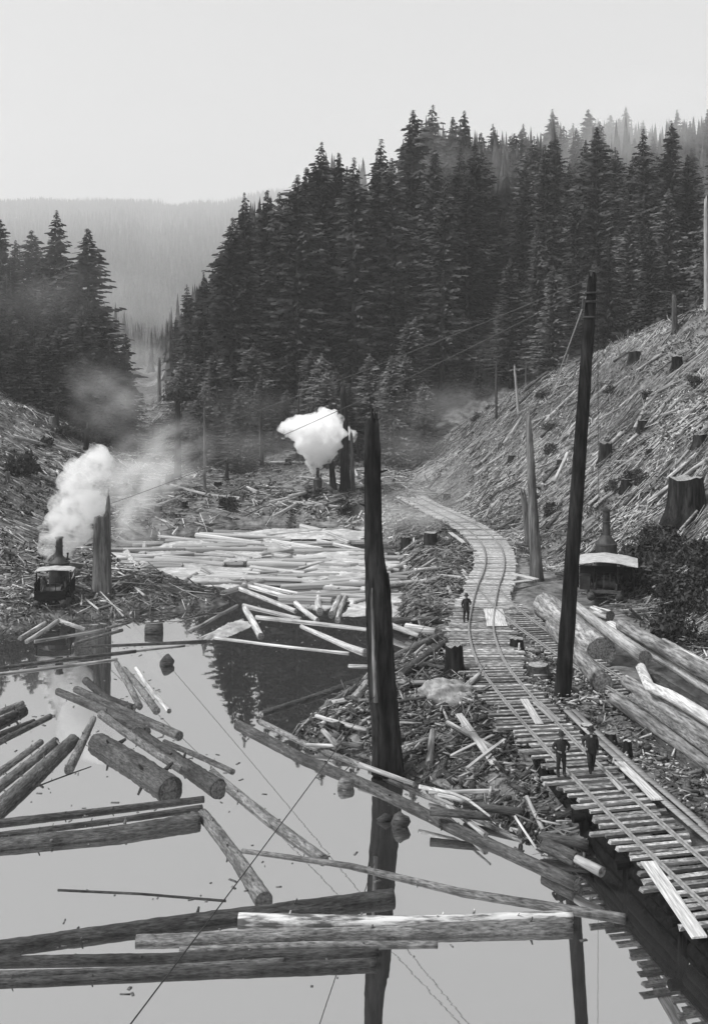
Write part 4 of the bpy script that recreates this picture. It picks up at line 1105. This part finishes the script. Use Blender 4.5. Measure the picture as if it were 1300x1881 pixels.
smoke('thin mist lying in the valley gap', atd(295, 640, 330), (30, 40, 20), .024, 1.1, 6)
smoke('thin mist veiling the stand on the left slope', atd(70, 520, 148), (18, 6, 13), .016, 1.6, 7)
smoke('low mist at the foot of the forest above the bend', atd(830, 800, 146), (20, 8, 8), .035, 1.3, 8)
smoke('low mist on the far bank behind the far donkey', atd(450, 800, 140), (22, 7, 7), .016, 1.3, 9)
smoke('pale mist hanging in the upper right of the forest', atd(1080, 300, 222), (52, 16, 17), .085, 1.2, 4)
smoke('pale mist hanging along the forest top above the bend', atd(760, 300, 200), (24, 12, 10), .06, 1.2, 5)

# ------------------------------------------------------------------ lines
def wire(name, label, a, b, r, mat='rope', sag=0.0, cat='cable', group=None):
    a = Vector(a); b = Vector(b); n = 24
    P = [a.lerp(b, i / n) - Vector((0, 0, sag * 4 * (i / n) * (1 - i / n))) - a for i in range(n + 1)]
    v, f = ring_tube(P, [r] * (n + 1), 6); o = link(name, mesh(name, v, f, mat, True), None, a); tag(o, label, cat, group); return o
hd = SPAR_TOP + Vector((-.3, 0, -.35))
e1 = atd(150, 862, 122); e2 = atd(108, 956, 92)
wire('cable', 'upper long cable from the spar top across the pond to the left slope', hd, e1, .021, 'cable', .6)
wire('cable', 'lower long cable from the spar top to the left donkey side', hd - Vector((0, 0, .4)), e2, .019, 'cable', .9)
g1 = on_ground(992, 765)
wire('guy_line', 'pale guy line from the spar top down to the hillside crest', SPAR_TOP + Vector((-.25, 0, -1.0)), g1, .04, 'rope_pale', .3)
wire('cable', 'thin cable running from the trestle over the open water to the bottom edge', at(832, 1072, 1.9), atd(238, 1884, 21), .017, 'rope', .25)
wire('guy_line', 'thin line hanging from the spar top to the roofed loader', SPAR_TOP + Vector((.25, .1, -1.2)), Vector((lp.x - .5, lp.y, 6.2)), .012, 'rope', .3)

# ------------------------------------------------------------------ people
def person(label, loc, rz, pose):
    J = {}
    s = pose.get('h', 1.7) / 1.75
    def v(*a): return Vector(a)
    J['pel'] = (v(0, 0, .95), .15, .11); J['waist'] = (v(0, .0, 1.1), .145, .105); J['chest'] = (v(0, .0, 1.32), .17, .115); J['neckb'] = (v(0, 0, 1.47), .085, .075)
    J['neck'] = (v(0, -.01, 1.53), .058, .058); J['jaw'] = (v(0, -.03, 1.60), .07, .078); J['head'] = (v(0, -.015, 1.68), .082, .1); J['crown'] = (v(0, 0, 1.75), .06, .075)
    J['nose'] = (v(0, -.135, 1.645), .014, .014)
    for sg, n_ in ((-1, 'L'), (1, 'R')):
        J['ear' + n_] = (v(sg * .095, 0, 1.65), .014, .022)
        J['sh' + n_] = (v(sg * .185, 0, 1.43), .075, .07)
        el, wr, ha = pose['arm' + n_]
        J['el' + n_] = (v(*el), .052, .05); J['wr' + n_] = (v(*wr), .036, .034); J['pa' + n_] = (v(*ha), .042, .026)
        d = (v(*ha) - v(*wr)).normalized(); side = d.cross(v(0, 1, .2)).normalized()
        for q in range(4):
            b0 = v(*ha) + side * (q - 1.5) * .021 + d * .035; tip = b0 + d * [.05, .062, .056, .042][q] + v(0, -.018, -.01)
            J['fa%d%s' % (q, n_)] = (b0, .011, .011); J['fb%d%s' % (q, n_)] = (tip, .009, .009)
        J['th' + n_] = (v(*ha) + side * -.05 + d * .01, .012, .012)
        hp, kn, an, to = pose['leg' + n_]
        J['hip' + n_] = (v(*hp), .095, .1); J['kn' + n_] = (v(*kn), .066, .068); J['cf' + n_] = ((v(*kn) * .55 + v(*an) * .45) + v(0, .02, 0), .06, .062); J['an' + n_] = (v(*an), .048, .05); J['to' + n_] = (v(*to), .045, .035)
        J['he' + n_] = (v(*an) + v(0, .05, -.05), .04, .04)
    E = [('pel', 'waist'), ('waist', 'chest'), ('chest', 'neckb'), ('neckb', 'neck'), ('neck', 'jaw'), ('jaw', 'head'), ('head', 'crown'), ('jaw', 'nose')]
    for n_ in 'LR':
        E += [('head', 'ear' + n_), ('chest', 'sh' + n_), ('sh' + n_, 'el' + n_), ('el' + n_, 'wr' + n_), ('wr' + n_, 'pa' + n_), ('pa' + n_, 'th' + n_)]
        for q in range(4): E += [('pa' + n_, 'fa%d%s' % (q, n_)), ('fa%d%s' % (q, n_), 'fb%d%s' % (q, n_))]
        E += [('pel', 'hip' + n_), ('hip' + n_, 'kn' + n_), ('kn' + n_, 'cf' + n_), ('cf' + n_, 'an' + n_), ('an' + n_, 'to' + n_), ('an' + n_, 'he' + n_)]
    K = list(J); me = bpy.data.meshes.new('body')
    me.from_pydata([J[k][0] * s for k in K], [(K.index(a), K.index(b)) for a, b in E], [])
    o = link('body_source', me); md = o.modifiers.new('s', 'SKIN'); md.use_smooth_shade = True
    for i, k in enumerate(K):
        sv = me.skin_vertices[0].data[i]; bulk = 1.32 if k[:2] in ('el', 'hi', 'kn', 'cf', 'sh', 'an', 'to', 'he') else 1.08; sv.radius = (J[k][1] * s * bulk, J[k][2] * s * bulk); sv.use_root = (k == 'pel')
    o.modifiers.new('d', 'SUBSURF').levels = 1; o.modifiers['d'].render_levels = 1
    dg = bpy.context.evaluated_depsgraph_get(); res = bpy.data.meshes.new_from_object(o.evaluated_get(dg)); res.name = 'body'
    bpy.data.objects.remove(o); bpy.data.meshes.remove(me)
    res.materials.clear(); res.materials.append(M['cloth']); res.materials.append(M['skin'])
    hands = [Vector(pose['arm' + n_][2]) * s for n_ in 'LR']
    for p in res.polygons:
        c = p.center
        if c.z > 1.52 * s or any((c - h).length < .085 * s for h in hands): p.material_index = 1
        p.use_smooth = True
    r = empty('person', loc, rz); tag(r, label, 'person')
    link('body', res, r)
    hat = lathe([(.0, 1.69), (.175, 1.70), (.18, 1.712), (.105, 1.725), (.1, 1.80), (.075, 1.84), (.0, 1.845)], 18)
    h = link('hat', mesh('hat', [(x * s, (y - .01) * s, z * s) for x, y, z in hat[0]], hat[1], 'cloth', True), r)
    hair = lathe([(.088, 1.62), (.097, 1.66), (.097, 1.71)], 14)
    link('hair', mesh('hair', [(x * s, (y * 1.05 + .02) * s, z * s) for x, y, z in hair[0]], hair[1], 'cloth', True), r)
    # work jacket skirt over the hips
    jk = []
    ring = [(.215, .16, .8), (.21, .16, .98), (.195, .15, 1.12), (.235, .16, 1.34), (.15, .11, 1.48)]
    for (rx, ry, z) in ring:
        for j in range(18):
            a = 6.283 * j / 18; jk.append((rx * s * math.cos(a) * (1 + .04 * math.sin(5 * a)), ry * s * math.sin(a), z * s))
    jf = [[i * 18 + j, i * 18 + (j + 1) % 18, (i + 1) * 18 + (j + 1) % 18, (i + 1) * 18 + j] for i in range(4) for j in range(18)]
    link('jacket', mesh('jacket', jk, jf, 'cloth', True), r)
    if pose.get('collar'):
        link('shirt_collar', mesh('shirt_collar', *bx([((.0, -.115 * s, 1.46 * s), (.07, .03, .1), 0, .25)]), 'plank'), r)
    return r
STAND = dict(h=1.72, armL=((-.36, .03, 1.2), (-.2, -.14, 1.08), (-.13, -.19, 1.07)), armR=((.36, .03, 1.2), (.2, -.14, 1.08), (.13, -.19, 1.07)),
             legL=((-.1, 0, .9), (-.125, -.01, .5), (-.13, .02, .1), (-.14, -.13, .05)), legR=((.1, 0, .9), (.125, -.02, .5), (.13, .02, .1), (.15, -.13, .05)))
WALK = dict(h=1.78, collar=True, armL=((-.33, .06, 1.2), (-.26, -.12, 1.05), (-.2, -.17, 1.01)), armR=((.24, .1, 1.17), (.25, .02, .92), (.25, -.02, .84)),
            legL=((-.1, 0, .9), (-.07, -.14, .52), (-.03, -.1, .12), (-.03, -.25, .06)), legR=((.1, 0, .9), (.09, .02, .5), (.06, .2, .14), (.06, .08, .05)))
FAR = dict(h=1.72, armL=((-.3, .04, 1.18), (-.27, -.04, .93), (-.26, -.06, .85)), armR=((.33, .03, 1.22), (.2, -.16, 1.12), (.13, -.2, 1.13)),
           legL=((-.1, 0, .9), (-.14, -.01, .5), (-.15, .02, .1), (-.17, -.12, .05)), legR=((.1, 0, .9), (.13, -.02, .5), (.13, .02, .1), (.16, -.12, .05)))
p = at(1030, 1427, DECK); person('man in dark work clothes and hat standing by the outer rail, elbows bent', p, R(8), STAND)
p = at(1085, 1420, DECK); person('man in dark suit and hat with pale collar walking between the rails', p, R(-10), WALK)
p = at(856, 1143, DECK); person('man in dark clothes standing alone at the track edge near the bend', p, R(20), FAR)

# ------------------------------------------------------------------ slash, debris and brush
def grad(x, y):
    e = .8
    return (H(x + e, y) - H(x - e, y)) / (2 * e), (H(x, y + e) - H(x, y - e)) / (2 * e)

def sticks(name, label, x, y, Lr, wr, mat, jitter, lift, seed, down=True, tiltj=.12):
    rg = np.random.default_rng(seed); n = len(x); z = H(x, y); gx, gy = grad(x, y)
    az = np.arctan2(gy, gx) if down else rg.uniform(0, 3.14, n)
    az = az + rg.normal(0, jitter, n)
    dx = np.stack([np.cos(az), np.sin(az), np.cos(az) * gx + np.sin(az) * gy + rg.normal(0, tiltj, n)], -1)
    L = Lr[0] * (Lr[1] / Lr[0]) ** (rg.random(n) ** 1.6); w = wr[0] + (wr[1] - wr[0]) * rg.random(n) ** 2
    v, f = boxes(np.stack([x, y, z + rg.uniform(*lift, n)], -1), dx, np.stack([L, w, w * rg.uniform(.5, 1, n)], -1), None, .35)
    o = link(name, mesh(name, v, f, mat)); tag(o, label, 'slash', None, 'stuff'); return o

rg = np.random.default_rng(21)
# right hillside: logged slope strewn with limbs lying downhill
n = 62000; y = rg.uniform(60, 152, n); x = np.interp(y, TOE_Y, TOE_X) + rg.uniform(-1.5, 44, n)
ok = (x < .34 * y + 4) & (y < 153 - (x - 16.5) * 1.25 + 3) & (x / y < .36) & (vnoise(x, y, 4.5, 9) + vnoise(x, y, 1.7, 10) * .6 > -.3 + .25 * rg.random(n) - .1)
x, y = x[ok], y[ok]; q = rg.random(len(x))
sticks('slash', 'pale slash of limbs strewn down the right hillside', x[q < .55], y[q < .55], (.3, 3.6), (.02, .085), 'slash', .62, (.02, .5), 31)
sticks('slash', 'darker slash of limbs strewn down the right hillside', x[q >= .55], y[q >= .55], (.4, 3.0), (.025, .12), 'slash_dark', .55, (.0, .35), 32)
k = rg.random(len(x)) < .018
sticks('slash', 'coarse broken limbs tangled over the right hillside', x[k], y[k], (1.5, 6), (.07, .2), 'wood_mid', .6, (.1, .7), 41, True, .2)
k = rg.random(len(x)) < .015
sticks('slash', 'coarse dark limbs tangled over the right hillside', x[k], y[k], (1.5, 6), (.1, .3), 'bark_dark', .8, (.1, .7), 42, True, .25)
# left slope and far bank
n = 15000; y = rg.uniform(76, 235, n); x = rg.uniform(-.36, .06, n) * y
ok = (pond_dist(x, y) > .2) & ~((y > 155) & (x / y > -.15))
x, y = x[ok], y[ok]; q = rg.random(len(x))
sticks('slash', 'grey slash littering the left slope and far bank', x[q < .45], y[q < .45], (.5, 4.5), (.04, .16), 'slash', .9, (.02, .45), 33)
sticks('slash', 'dark slash littering the left slope and far bank', x[q >= .45], y[q >= .45], (.5, 3.5), (.05, .22), 'slash_dark', 1.2, (.0, .5), 34)
# bank between pond and railway, and the ground right of the track
def poly_pts(P, n, seed):
    P = np.array(P); rg = np.random.default_rng(seed); lo, hi = P.min(0), P.max(0); X, Y = [], []
    x = rg.uniform(lo[0], hi[0], n * 3); y = rg.uniform(lo[1], hi[1], n * 3); ins = np.zeros(len(x), bool)
    for (x0, y0), (x1, y1) in zip(P, np.roll(P, -1, axis=0)):
        ins ^= ((y0 > y) != (y1 > y)) & (x < (x1 - x0) * (y - y0) / (y1 - y0 + 1e-12) + x0)
    return x[ins][:n], y[ins][:n]
BANK = [(7.9, 37.3), (-3.0, 52.4), (-1.6, 56), (3.0, 65.8), (6.8, 70.4), (6.2, 66), (5.9, 58), (6.9, 50), (7.7, 43.5), (8.8, 38.5)]
x, y = poly_pts(BANK, 2200, 3); sticks('debris', 'bark and broken wood heaped on the bank below the tall snag', x, y, (.15, 2.6), (.02, .12), 'debris', 1, (.0, .45), 35, False, .3)
x, y = poly_pts(BANK, 800, 4); sticks('debris', 'dark bark litter on the bank below the tall snag', x, y, (.2, 1.6), (.08, .4), 'bark_dark', 1, (.0, .3), 36, False, .4)
INB = [(2.6, 72), (7.2, 70.5), (8.4, 77), (10, 85), (10.4, 95), (9.6, 106), (6.5, 118), (3, 114), (3.6, 90), (2.4, 80)]
x, y = poly_pts(INB, 3600, 5); sticks('debris', 'pale broken wood heaped on the inside bank of the railway bend', x, y, (.2, 2.8), (.04, .22), 'debris', 1, (.0, .5), 37, False, .22)
RGT = [(10.8, 44), (9.6, 50), (9.0, 56), (9.2, 62), (12, 64), (14, 56), (16, 50), (19, 46), (20, 40), (14, 36), (12.4, 40)]
x, y = poly_pts(RGT, 2600, 6); sticks('debris', 'chips and split wood littering the ground right of the track', x, y, (.1, 1.0), (.03, .2), 'debris', 1, (.0, .3), 38, False, .3)
SPT = [(-23, 71), (-9.5, 80), (-15.5, 89), (-24, 92), (-27, 80)]
x, y = poly_pts(SPT, 2600, 7); sticks('debris', 'wood litter around the left donkey engine', x, y, (.15, 1.8), (.03, .16), 'debris', 1, (.0, .3), 39, False, .25)

for P_, n_, L_, sd_, lb in ((BANK, 900, 1.3, 51, 'bright chips and splintered wood scattered on the bank below the tall snag'), (INB, 1700, 2.2, 52, 'bright splintered wood on the inside bank of the bend'),
                            (RGT, 1100, .7, 53, 'bright chips scattered right of the track'), (SPT, 500, .9, 54, 'bright chips around the left donkey engine')):
    x, y = poly_pts(P_, n_, sd_); sticks('debris', lb, x, y, (.08, L_), (.02, .14), 'wood_pale', 1, (.1, .55), sd_, False, .3)
# single pieces on the bank that can be told apart
def bank_log(label, px, d0, d1, h0, h1=None, mat='wood_mid', cat='log', name='driftwood_log', ends=('end', 'end')):
    h1 = h0 if h1 is None else h1
    q = [at(x, y, h0 + (h1 - h0) * i / (len(px) - 1)) for i, (x, y) in enumerate(px)]
    return log(name, label, cat, q, d0 * q[0].y / FPX / 2, d1 * q[-1].y / FPX / 2, mat, None, None, 10, ends)
plank('long pale plank propped on the debris bank beside the trestle', (842, 1312), (908, 1404), .34, 1.5, 1.1)
plank('thin pale stick crossing under the propped plank, upper', (828, 1388), (905, 1350), .14, 1.1, 1.35, 'plank')
plank('thin pale stick crossing under the propped plank, lower', (858, 1410), (926, 1358), .14, 1.1, 1.4, 'plank')
bank_log('pale pole slanting across the bank point', [(590, 1332), (680, 1270)], 10, 10, .7, None, 'wood_pale')
bank_log('second slim pole below the pale slanting pole', [(625, 1330), (690, 1290)], 7, 8, .8, None, 'wood_pale')
bank_log('bent pale log on the bank just right of the tall snag', [(720, 1250), (770, 1215), (812, 1190)], 16, 20, .8, None, 'wood_mid')
bank_log('dark log lying from the tall snag to the upright stump', [(735, 1240), (822, 1180)], 15, 15, 1.3, None, 'bark_dark')
bank_log('rough dark log on the water side of the spit', [(700, 1222), (800, 1172)], 14, 16, .5, None, 'bark')
bank_log('dark half-sunk log crossing the spit below the far man', [(720, 1140), (838, 1140)], 12, 15, .6, None, 'bark_dark')
bank_log('pale slab log on the spit pointing to the far man', [(700, 1142), (770, 1168)], 12, 8, .5, None, 'wood_pale')
bank_log('pale root-ended log in the middle of the spit', [(745, 1152), (800, 1160)], 15, 12, .6, None, 'wood_pale')
bank_log('long pale log across the head of the spit', [(700, 1074), (780, 1068), (872, 1082)], 9, 11, .8, None, 'wood_pale')
bank_log('pale log lying above the long spit log', [(760, 1048), (830, 1042)], 8, 8, 1.0, None, 'wood_pale')
bank_log('pale log half under the debris at the boom', [(660, 1405), (760, 1440)], 10, 8, .5, None, 'wood_pale')
bank_log('forked pale branch on the lower bank', [(770, 1445), (850, 1462), (900, 1500)], 8, 4, .9, None, 'wood_pale')
bank_log('dark log among the lower bank debris', [(790, 1490), (900, 1500)], 16, 14, .6, None, 'bark_dark')
bank_log('short pale chunk of split log at the trestle foot', [(1058, 1578), (1105, 1602)], 16, 20, .7, None, 'wood_pale')
bank_log('dark stub log under the trestle beside the boom end', [(1000, 1552), (1060, 1580)], 26, 30, .6, None, 'bark_dark')
bank_log('dark log on the shore by the left snag, one end upturned', [(205, 1058), (232, 1048), (292, 1064)], 10, 14, .8, None, 'bark_dark')
bank_log('slim pale pole leaning on the shore by the left donkey', [(157, 1100), (182, 1120)], 4, 4, .9, .5, 'wood_pale')
bank_log('pale stick at the tip of the lower bank', [(945, 1500), (985, 1560)], 5, 4, .6, .3, 'wood_pale')
bank_log('bare white log lying down the right hillside near the guy line', [(1016, 885), (1042, 832)], 6, 7, on_ground(1016, 885).z + .4, on_ground(1042, 832).z + .4, 'wood_pale')
for k, (a, b_) in enumerate([((1180, 760), (1290, 640)), ((1000, 780), (1060, 720)), ((1120, 720), (1215, 655)), ((1190, 930), (1300, 850)), ((1090, 940), (1160, 880)), ((1010, 830), (1080, 770)), ((870, 880), (930, 835)),
                             ((900, 940), (985, 850)), ((1050, 905), (1140, 800)), ((1180, 850), (1285, 745)), ((1000, 900), (1030, 870)), ((1220, 720), (1300, 655))] + [((lambda a, b: ((a, b), (a + random.uniform(25, 70), b - random.uniform(15, 70))))(random.uniform(880, 1260), random.uniform(700, 950))) for _ in range(26)]):
    A, B = on_ground(*a), on_ground(*b_); A.z += .35; B.z += .35
    if (A - B).length > 22 or A.y > 152 or B.y > 152: continue
    log('fallen_log', 'fallen limbed log lying down the slash-covered right hillside', 'log', [A, B], .2, .14, random.choice(['wood_mid', 'wood_pale', 'wood_mid']), 'fallen logs on the right hillside', None, 8)
for k in range(34):
    px = random.uniform(-10, 690); py = random.uniform(790, 955)
    if 60 < px < 220 and py > 930: continue
    A = on_ground(px, py); a = random.uniform(0, 3.14); L = random.uniform(4, 10)
    B = Vector((A.x + math.cos(a) * L, A.y + math.sin(a) * L, 0)); B.z = Hs(B.x, B.y) + .35; A.z += .35
    if pond_dist(np.array([B.x]), np.array([B.y]))[0] < 0 or B.z > A.z + 5: continue
    log('fallen_log', 'fallen log lying on the logged slope across the pond', 'log', [A, B], random.uniform(.16, .3), .14, random.choice(['wood_mid', 'wood_pale', 'bark_dark']), 'fallen logs on the far slope', None, 8)
bank_log('pale log gleaming on the bank left of the far donkey', [(500, 950), (545, 925)], 7, 6, 1.2, 1.6, 'wood_pale')
bank_log('second pale log on the bank below the far donkey', [(530, 912), (562, 905)], 6, 6, 2.2, 2.3, 'wood_pale')

for (P_, n_, lab, grp, sd_) in ((BANK, 34, 'broken timber lying in the debris bank below the tall snag', 'broken timbers on the bank', 71), (INB, 26, 'broken timber on the inside bank of the railway bend', 'broken timbers at the bend', 72)):
    xs_, ys_ = poly_pts(P_, n_, sd_)
    for k in range(len(xs_)):
        a = random.uniform(0, 3.14); L = random.uniform(1.0, 3.4); r_ = random.uniform(.07, .2)
        A = Vector((xs_[k] - math.cos(a) * L / 2, ys_[k] - math.sin(a) * L / 2, 0)); B = Vector((xs_[k] + math.cos(a) * L / 2, ys_[k] + math.sin(a) * L / 2, 0))
        A.z = max(Hs(A.x, A.y), 0) + r_ + .2; B.z = max(Hs(B.x, B.y), 0) + r_ + random.uniform(.1, .5)
        mt = random.choice(['wood_mid', 'wood_mid', 'bark_dark', 'bark', 'wood_pale'])
        log('broken_timber', {'wood_mid': 'grey ', 'bark_dark': 'dark ', 'bark': 'barked ', 'wood_pale': 'pale '}[mt] + lab, 'timber', [A, B], r_, r_ * .8, mt, grp, None, 8, (None, None), None, .1, .08)

# crumpled pale heap beside the track
def heap(label, px, py, h, sx, sy, sz, mat, seed):
    bm = bmesh.new(); bmesh.ops.create_icosphere(bm, subdivisions=4, radius=1.0); rg = np.random.default_rng(seed); ph = rg.uniform(0, 6.28, 8)
    for v in bm.verts:
        c = v.co; w = .82 + .2 * math.sin(2.6 * c.x + 2 * c.z + ph[0]) + .26 * abs(math.sin(4.1 * c.y - 3 * c.x + 2 * c.z + ph[1])) + .15 * abs(math.sin(7 * c.z + 5 * c.y + 4 * c.x + ph[2])) + .08 * abs(math.sin(15 * c.x + 9 * c.y + ph[3]))
        v.co = Vector((c.x * sx * w, c.y * sy * w, c.z * sz * w * (1 if c.z > 0 else .25)))
    me = bpy.data.meshes.new('crumpled_heap'); bm.to_mesh(me); bm.free(); me.materials.append(M[mat])
    me.polygons.foreach_set('use_smooth', np.ones(len(me.polygons), dtype=bool))
    o = link('crumpled_heap', me, None, at(px, py, h)); tag(o, label, 'heap'); return o
heap('pale crumpled heap lying on the debris beside the track', 830, 1285, 1.1, 1.5, 1.0, .85, 'canvas', 2)
heap('small pale lump beside the crumpled heap', 795, 1280, 1.0, .6, .5, .45, 'canvas', 5)

def undergrowth(label, x, y, per, size, mat, seed):
    rg = np.random.default_rng(seed); x = np.repeat(x, per) + rg.normal(0, .35, len(x) * per); y = np.repeat(y, per) + rg.normal(0, .35, len(x)); n = len(x)
    c = np.stack([x, y, H(x, y) + np.abs(rg.normal(0, .22, n))], -1)
    a = rg.normal(size=(n, 3)); a /= np.linalg.norm(a, axis=1, keepdims=True); b_ = np.cross(a, rg.normal(size=(n, 3))); b_ /= np.linalg.norm(b_, axis=1, keepdims=True)
    sz = size * rg.uniform(.5, 1.5, (n, 1)); V = np.stack([c - a * sz, c - b_ * sz * .45, c + a * sz, c + b_ * sz * .45], 1).reshape(-1, 3)
    tag(link('undergrowth', mesh('undergrowth', V, np.arange(4 * n).reshape(-1, 4), mat)), label, 'undergrowth', None, 'stuff')
rg = np.random.default_rng(77)
y = rg.uniform(62, 150, 5200); x = np.interp(y, TOE_Y, TOE_X) + rg.uniform(-1, 44, 5200); ok = (x / y < .36) & (vnoise(x, y, 5, 12) > -.02) & (y < 152 - (x - 16.5) * 1.25)
undergrowth('dark weeds and low brush patches on the right hillside', x[ok], y[ok], 14, .14, 'leaf', 61)
y = rg.uniform(62, 150, 4200); x = np.interp(y, TOE_Y, TOE_X) + rg.uniform(-1, 44, 4200); ok = (x / y < .36) & (vnoise(x, y, 4, 14) > .0) & (y < 152 - (x - 16.5) * 1.25)
undergrowth('pale dry fern patches on the right hillside', x[ok], y[ok], 12, .12, 'slash', 62)
y = rg.uniform(84, 240, 2600); x = rg.uniform(-.36, .05, 2600) * y; ok = (pond_dist(x, y) > .5) & (vnoise(x, y, 7, 15) > -.1) & ~((y > 160) & (x / y > -.15))
undergrowth('dark rough brush on the left slope and far bank', x[ok], y[ok], 16, .2, 'leaf', 63)

for k in range(16):
    px = random.uniform(360, 1000); d = random.uniform(150, 172); x_ = (px - 650) * d / FPX
    if not (d > 150 - (x_ - 16.5) * 1.25 + 10 or x_ < 6): continue
    zb = Hs(x_, d); hh = random.uniform(4, 13)
    snag('dead_tree', 'bare dead trunk standing at the front of the forest wall', 'dead tree', (x_, d, zb - .3), (x_ + random.gauss(0, .6), d, zb + hh), .26, .1, random.choice(['char', 'snagwood']), k, .6, None, 8, 8)['group'] = 'dead trunks at the forest front'

def shrub_mesh(rx, ry, rz_, n, leaf, seed):
    rg = np.random.default_rng(seed); V, F = [], []
    cl = rg.normal(0, .42, (14, 3)); 
    for i in range(n):
        c = cl[rg.integers(14)] + rg.normal(0, .2, 3); c = c * np.array([rx, ry, rz_]); c[2] = abs(c[2] + rz_ * .45)
        a = rg.normal(size=3); a /= np.linalg.norm(a); b_ = np.cross(a, rg.normal(size=3)); b_ /= np.linalg.norm(b_); s = leaf * rg.uniform(.6, 1.4)
        k = len(V); V += [c - a * s, c - b_ * s * .45, c + a * s, c + b_ * s * .45]; F.append((k, k + 1, k + 2, k + 3))
    return mesh('shrub_foliage', np.array(V), np.array(F), 'leaf')
SHR = [shrub_mesh(1.2, 1.2, 1.0, 900, .16, 40 + k) for k in range(4)]
STEM = mesh('shrub_stem', *ring_tube([(0, 0, -.2), (.05, 0, .5), (.12, .05, 1.1)], [.07, .05, .02], 6), 'trunk')
def shrub(x, y, s, label, group):
    r = empty('shrub', (x, y, Hs(x, y) - .05), random.uniform(0, 6.28)); r.scale = (s, s, s * random.uniform(.8, 1.2))
    link('foliage', SHR[random.randrange(4)], r); link('stem', STEM, r); tag(r, label, 'shrub', group)
o = link('leaf_tuft', SHR[1], tuft, (0, 0, max(v.co.z for v in tuft.data.vertices) - 1.6)); o.scale = (1.5, 1.5, 1.7)
for i in range(38):
    px = random.uniform(1165, 1310); py = random.uniform(985, 1195)
    if px < 1200 and py > 1090: continue
    q = on_ground(px, py); shrub(q.x, q.y, random.uniform(.8, 1.3), 'dark leafy brush on the slope above the landing logs', 'brush above the landing')
for i in range(34):
    px = random.uniform(0, 690); py = random.uniform(760, 950)
    if 60 < px < 230 and py > 900 or 530 < px < 640 and py > 860: continue
    q = on_ground(px, py); shrub(q.x, q.y, random.uniform(.8, 1.8), 'low dark bush on the logged slope across the pond', 'bushes on the far slope')
for i in range(20):
    px = random.uniform(870, 1300); py = random.uniform(600, 960)
    q = on_ground(px, py)
    if q.y < 152: shrub(q.x, q.y, random.uniform(.5, .9), 'small leafy bush among the slash of the right hillside', 'bushes on the right hillside')
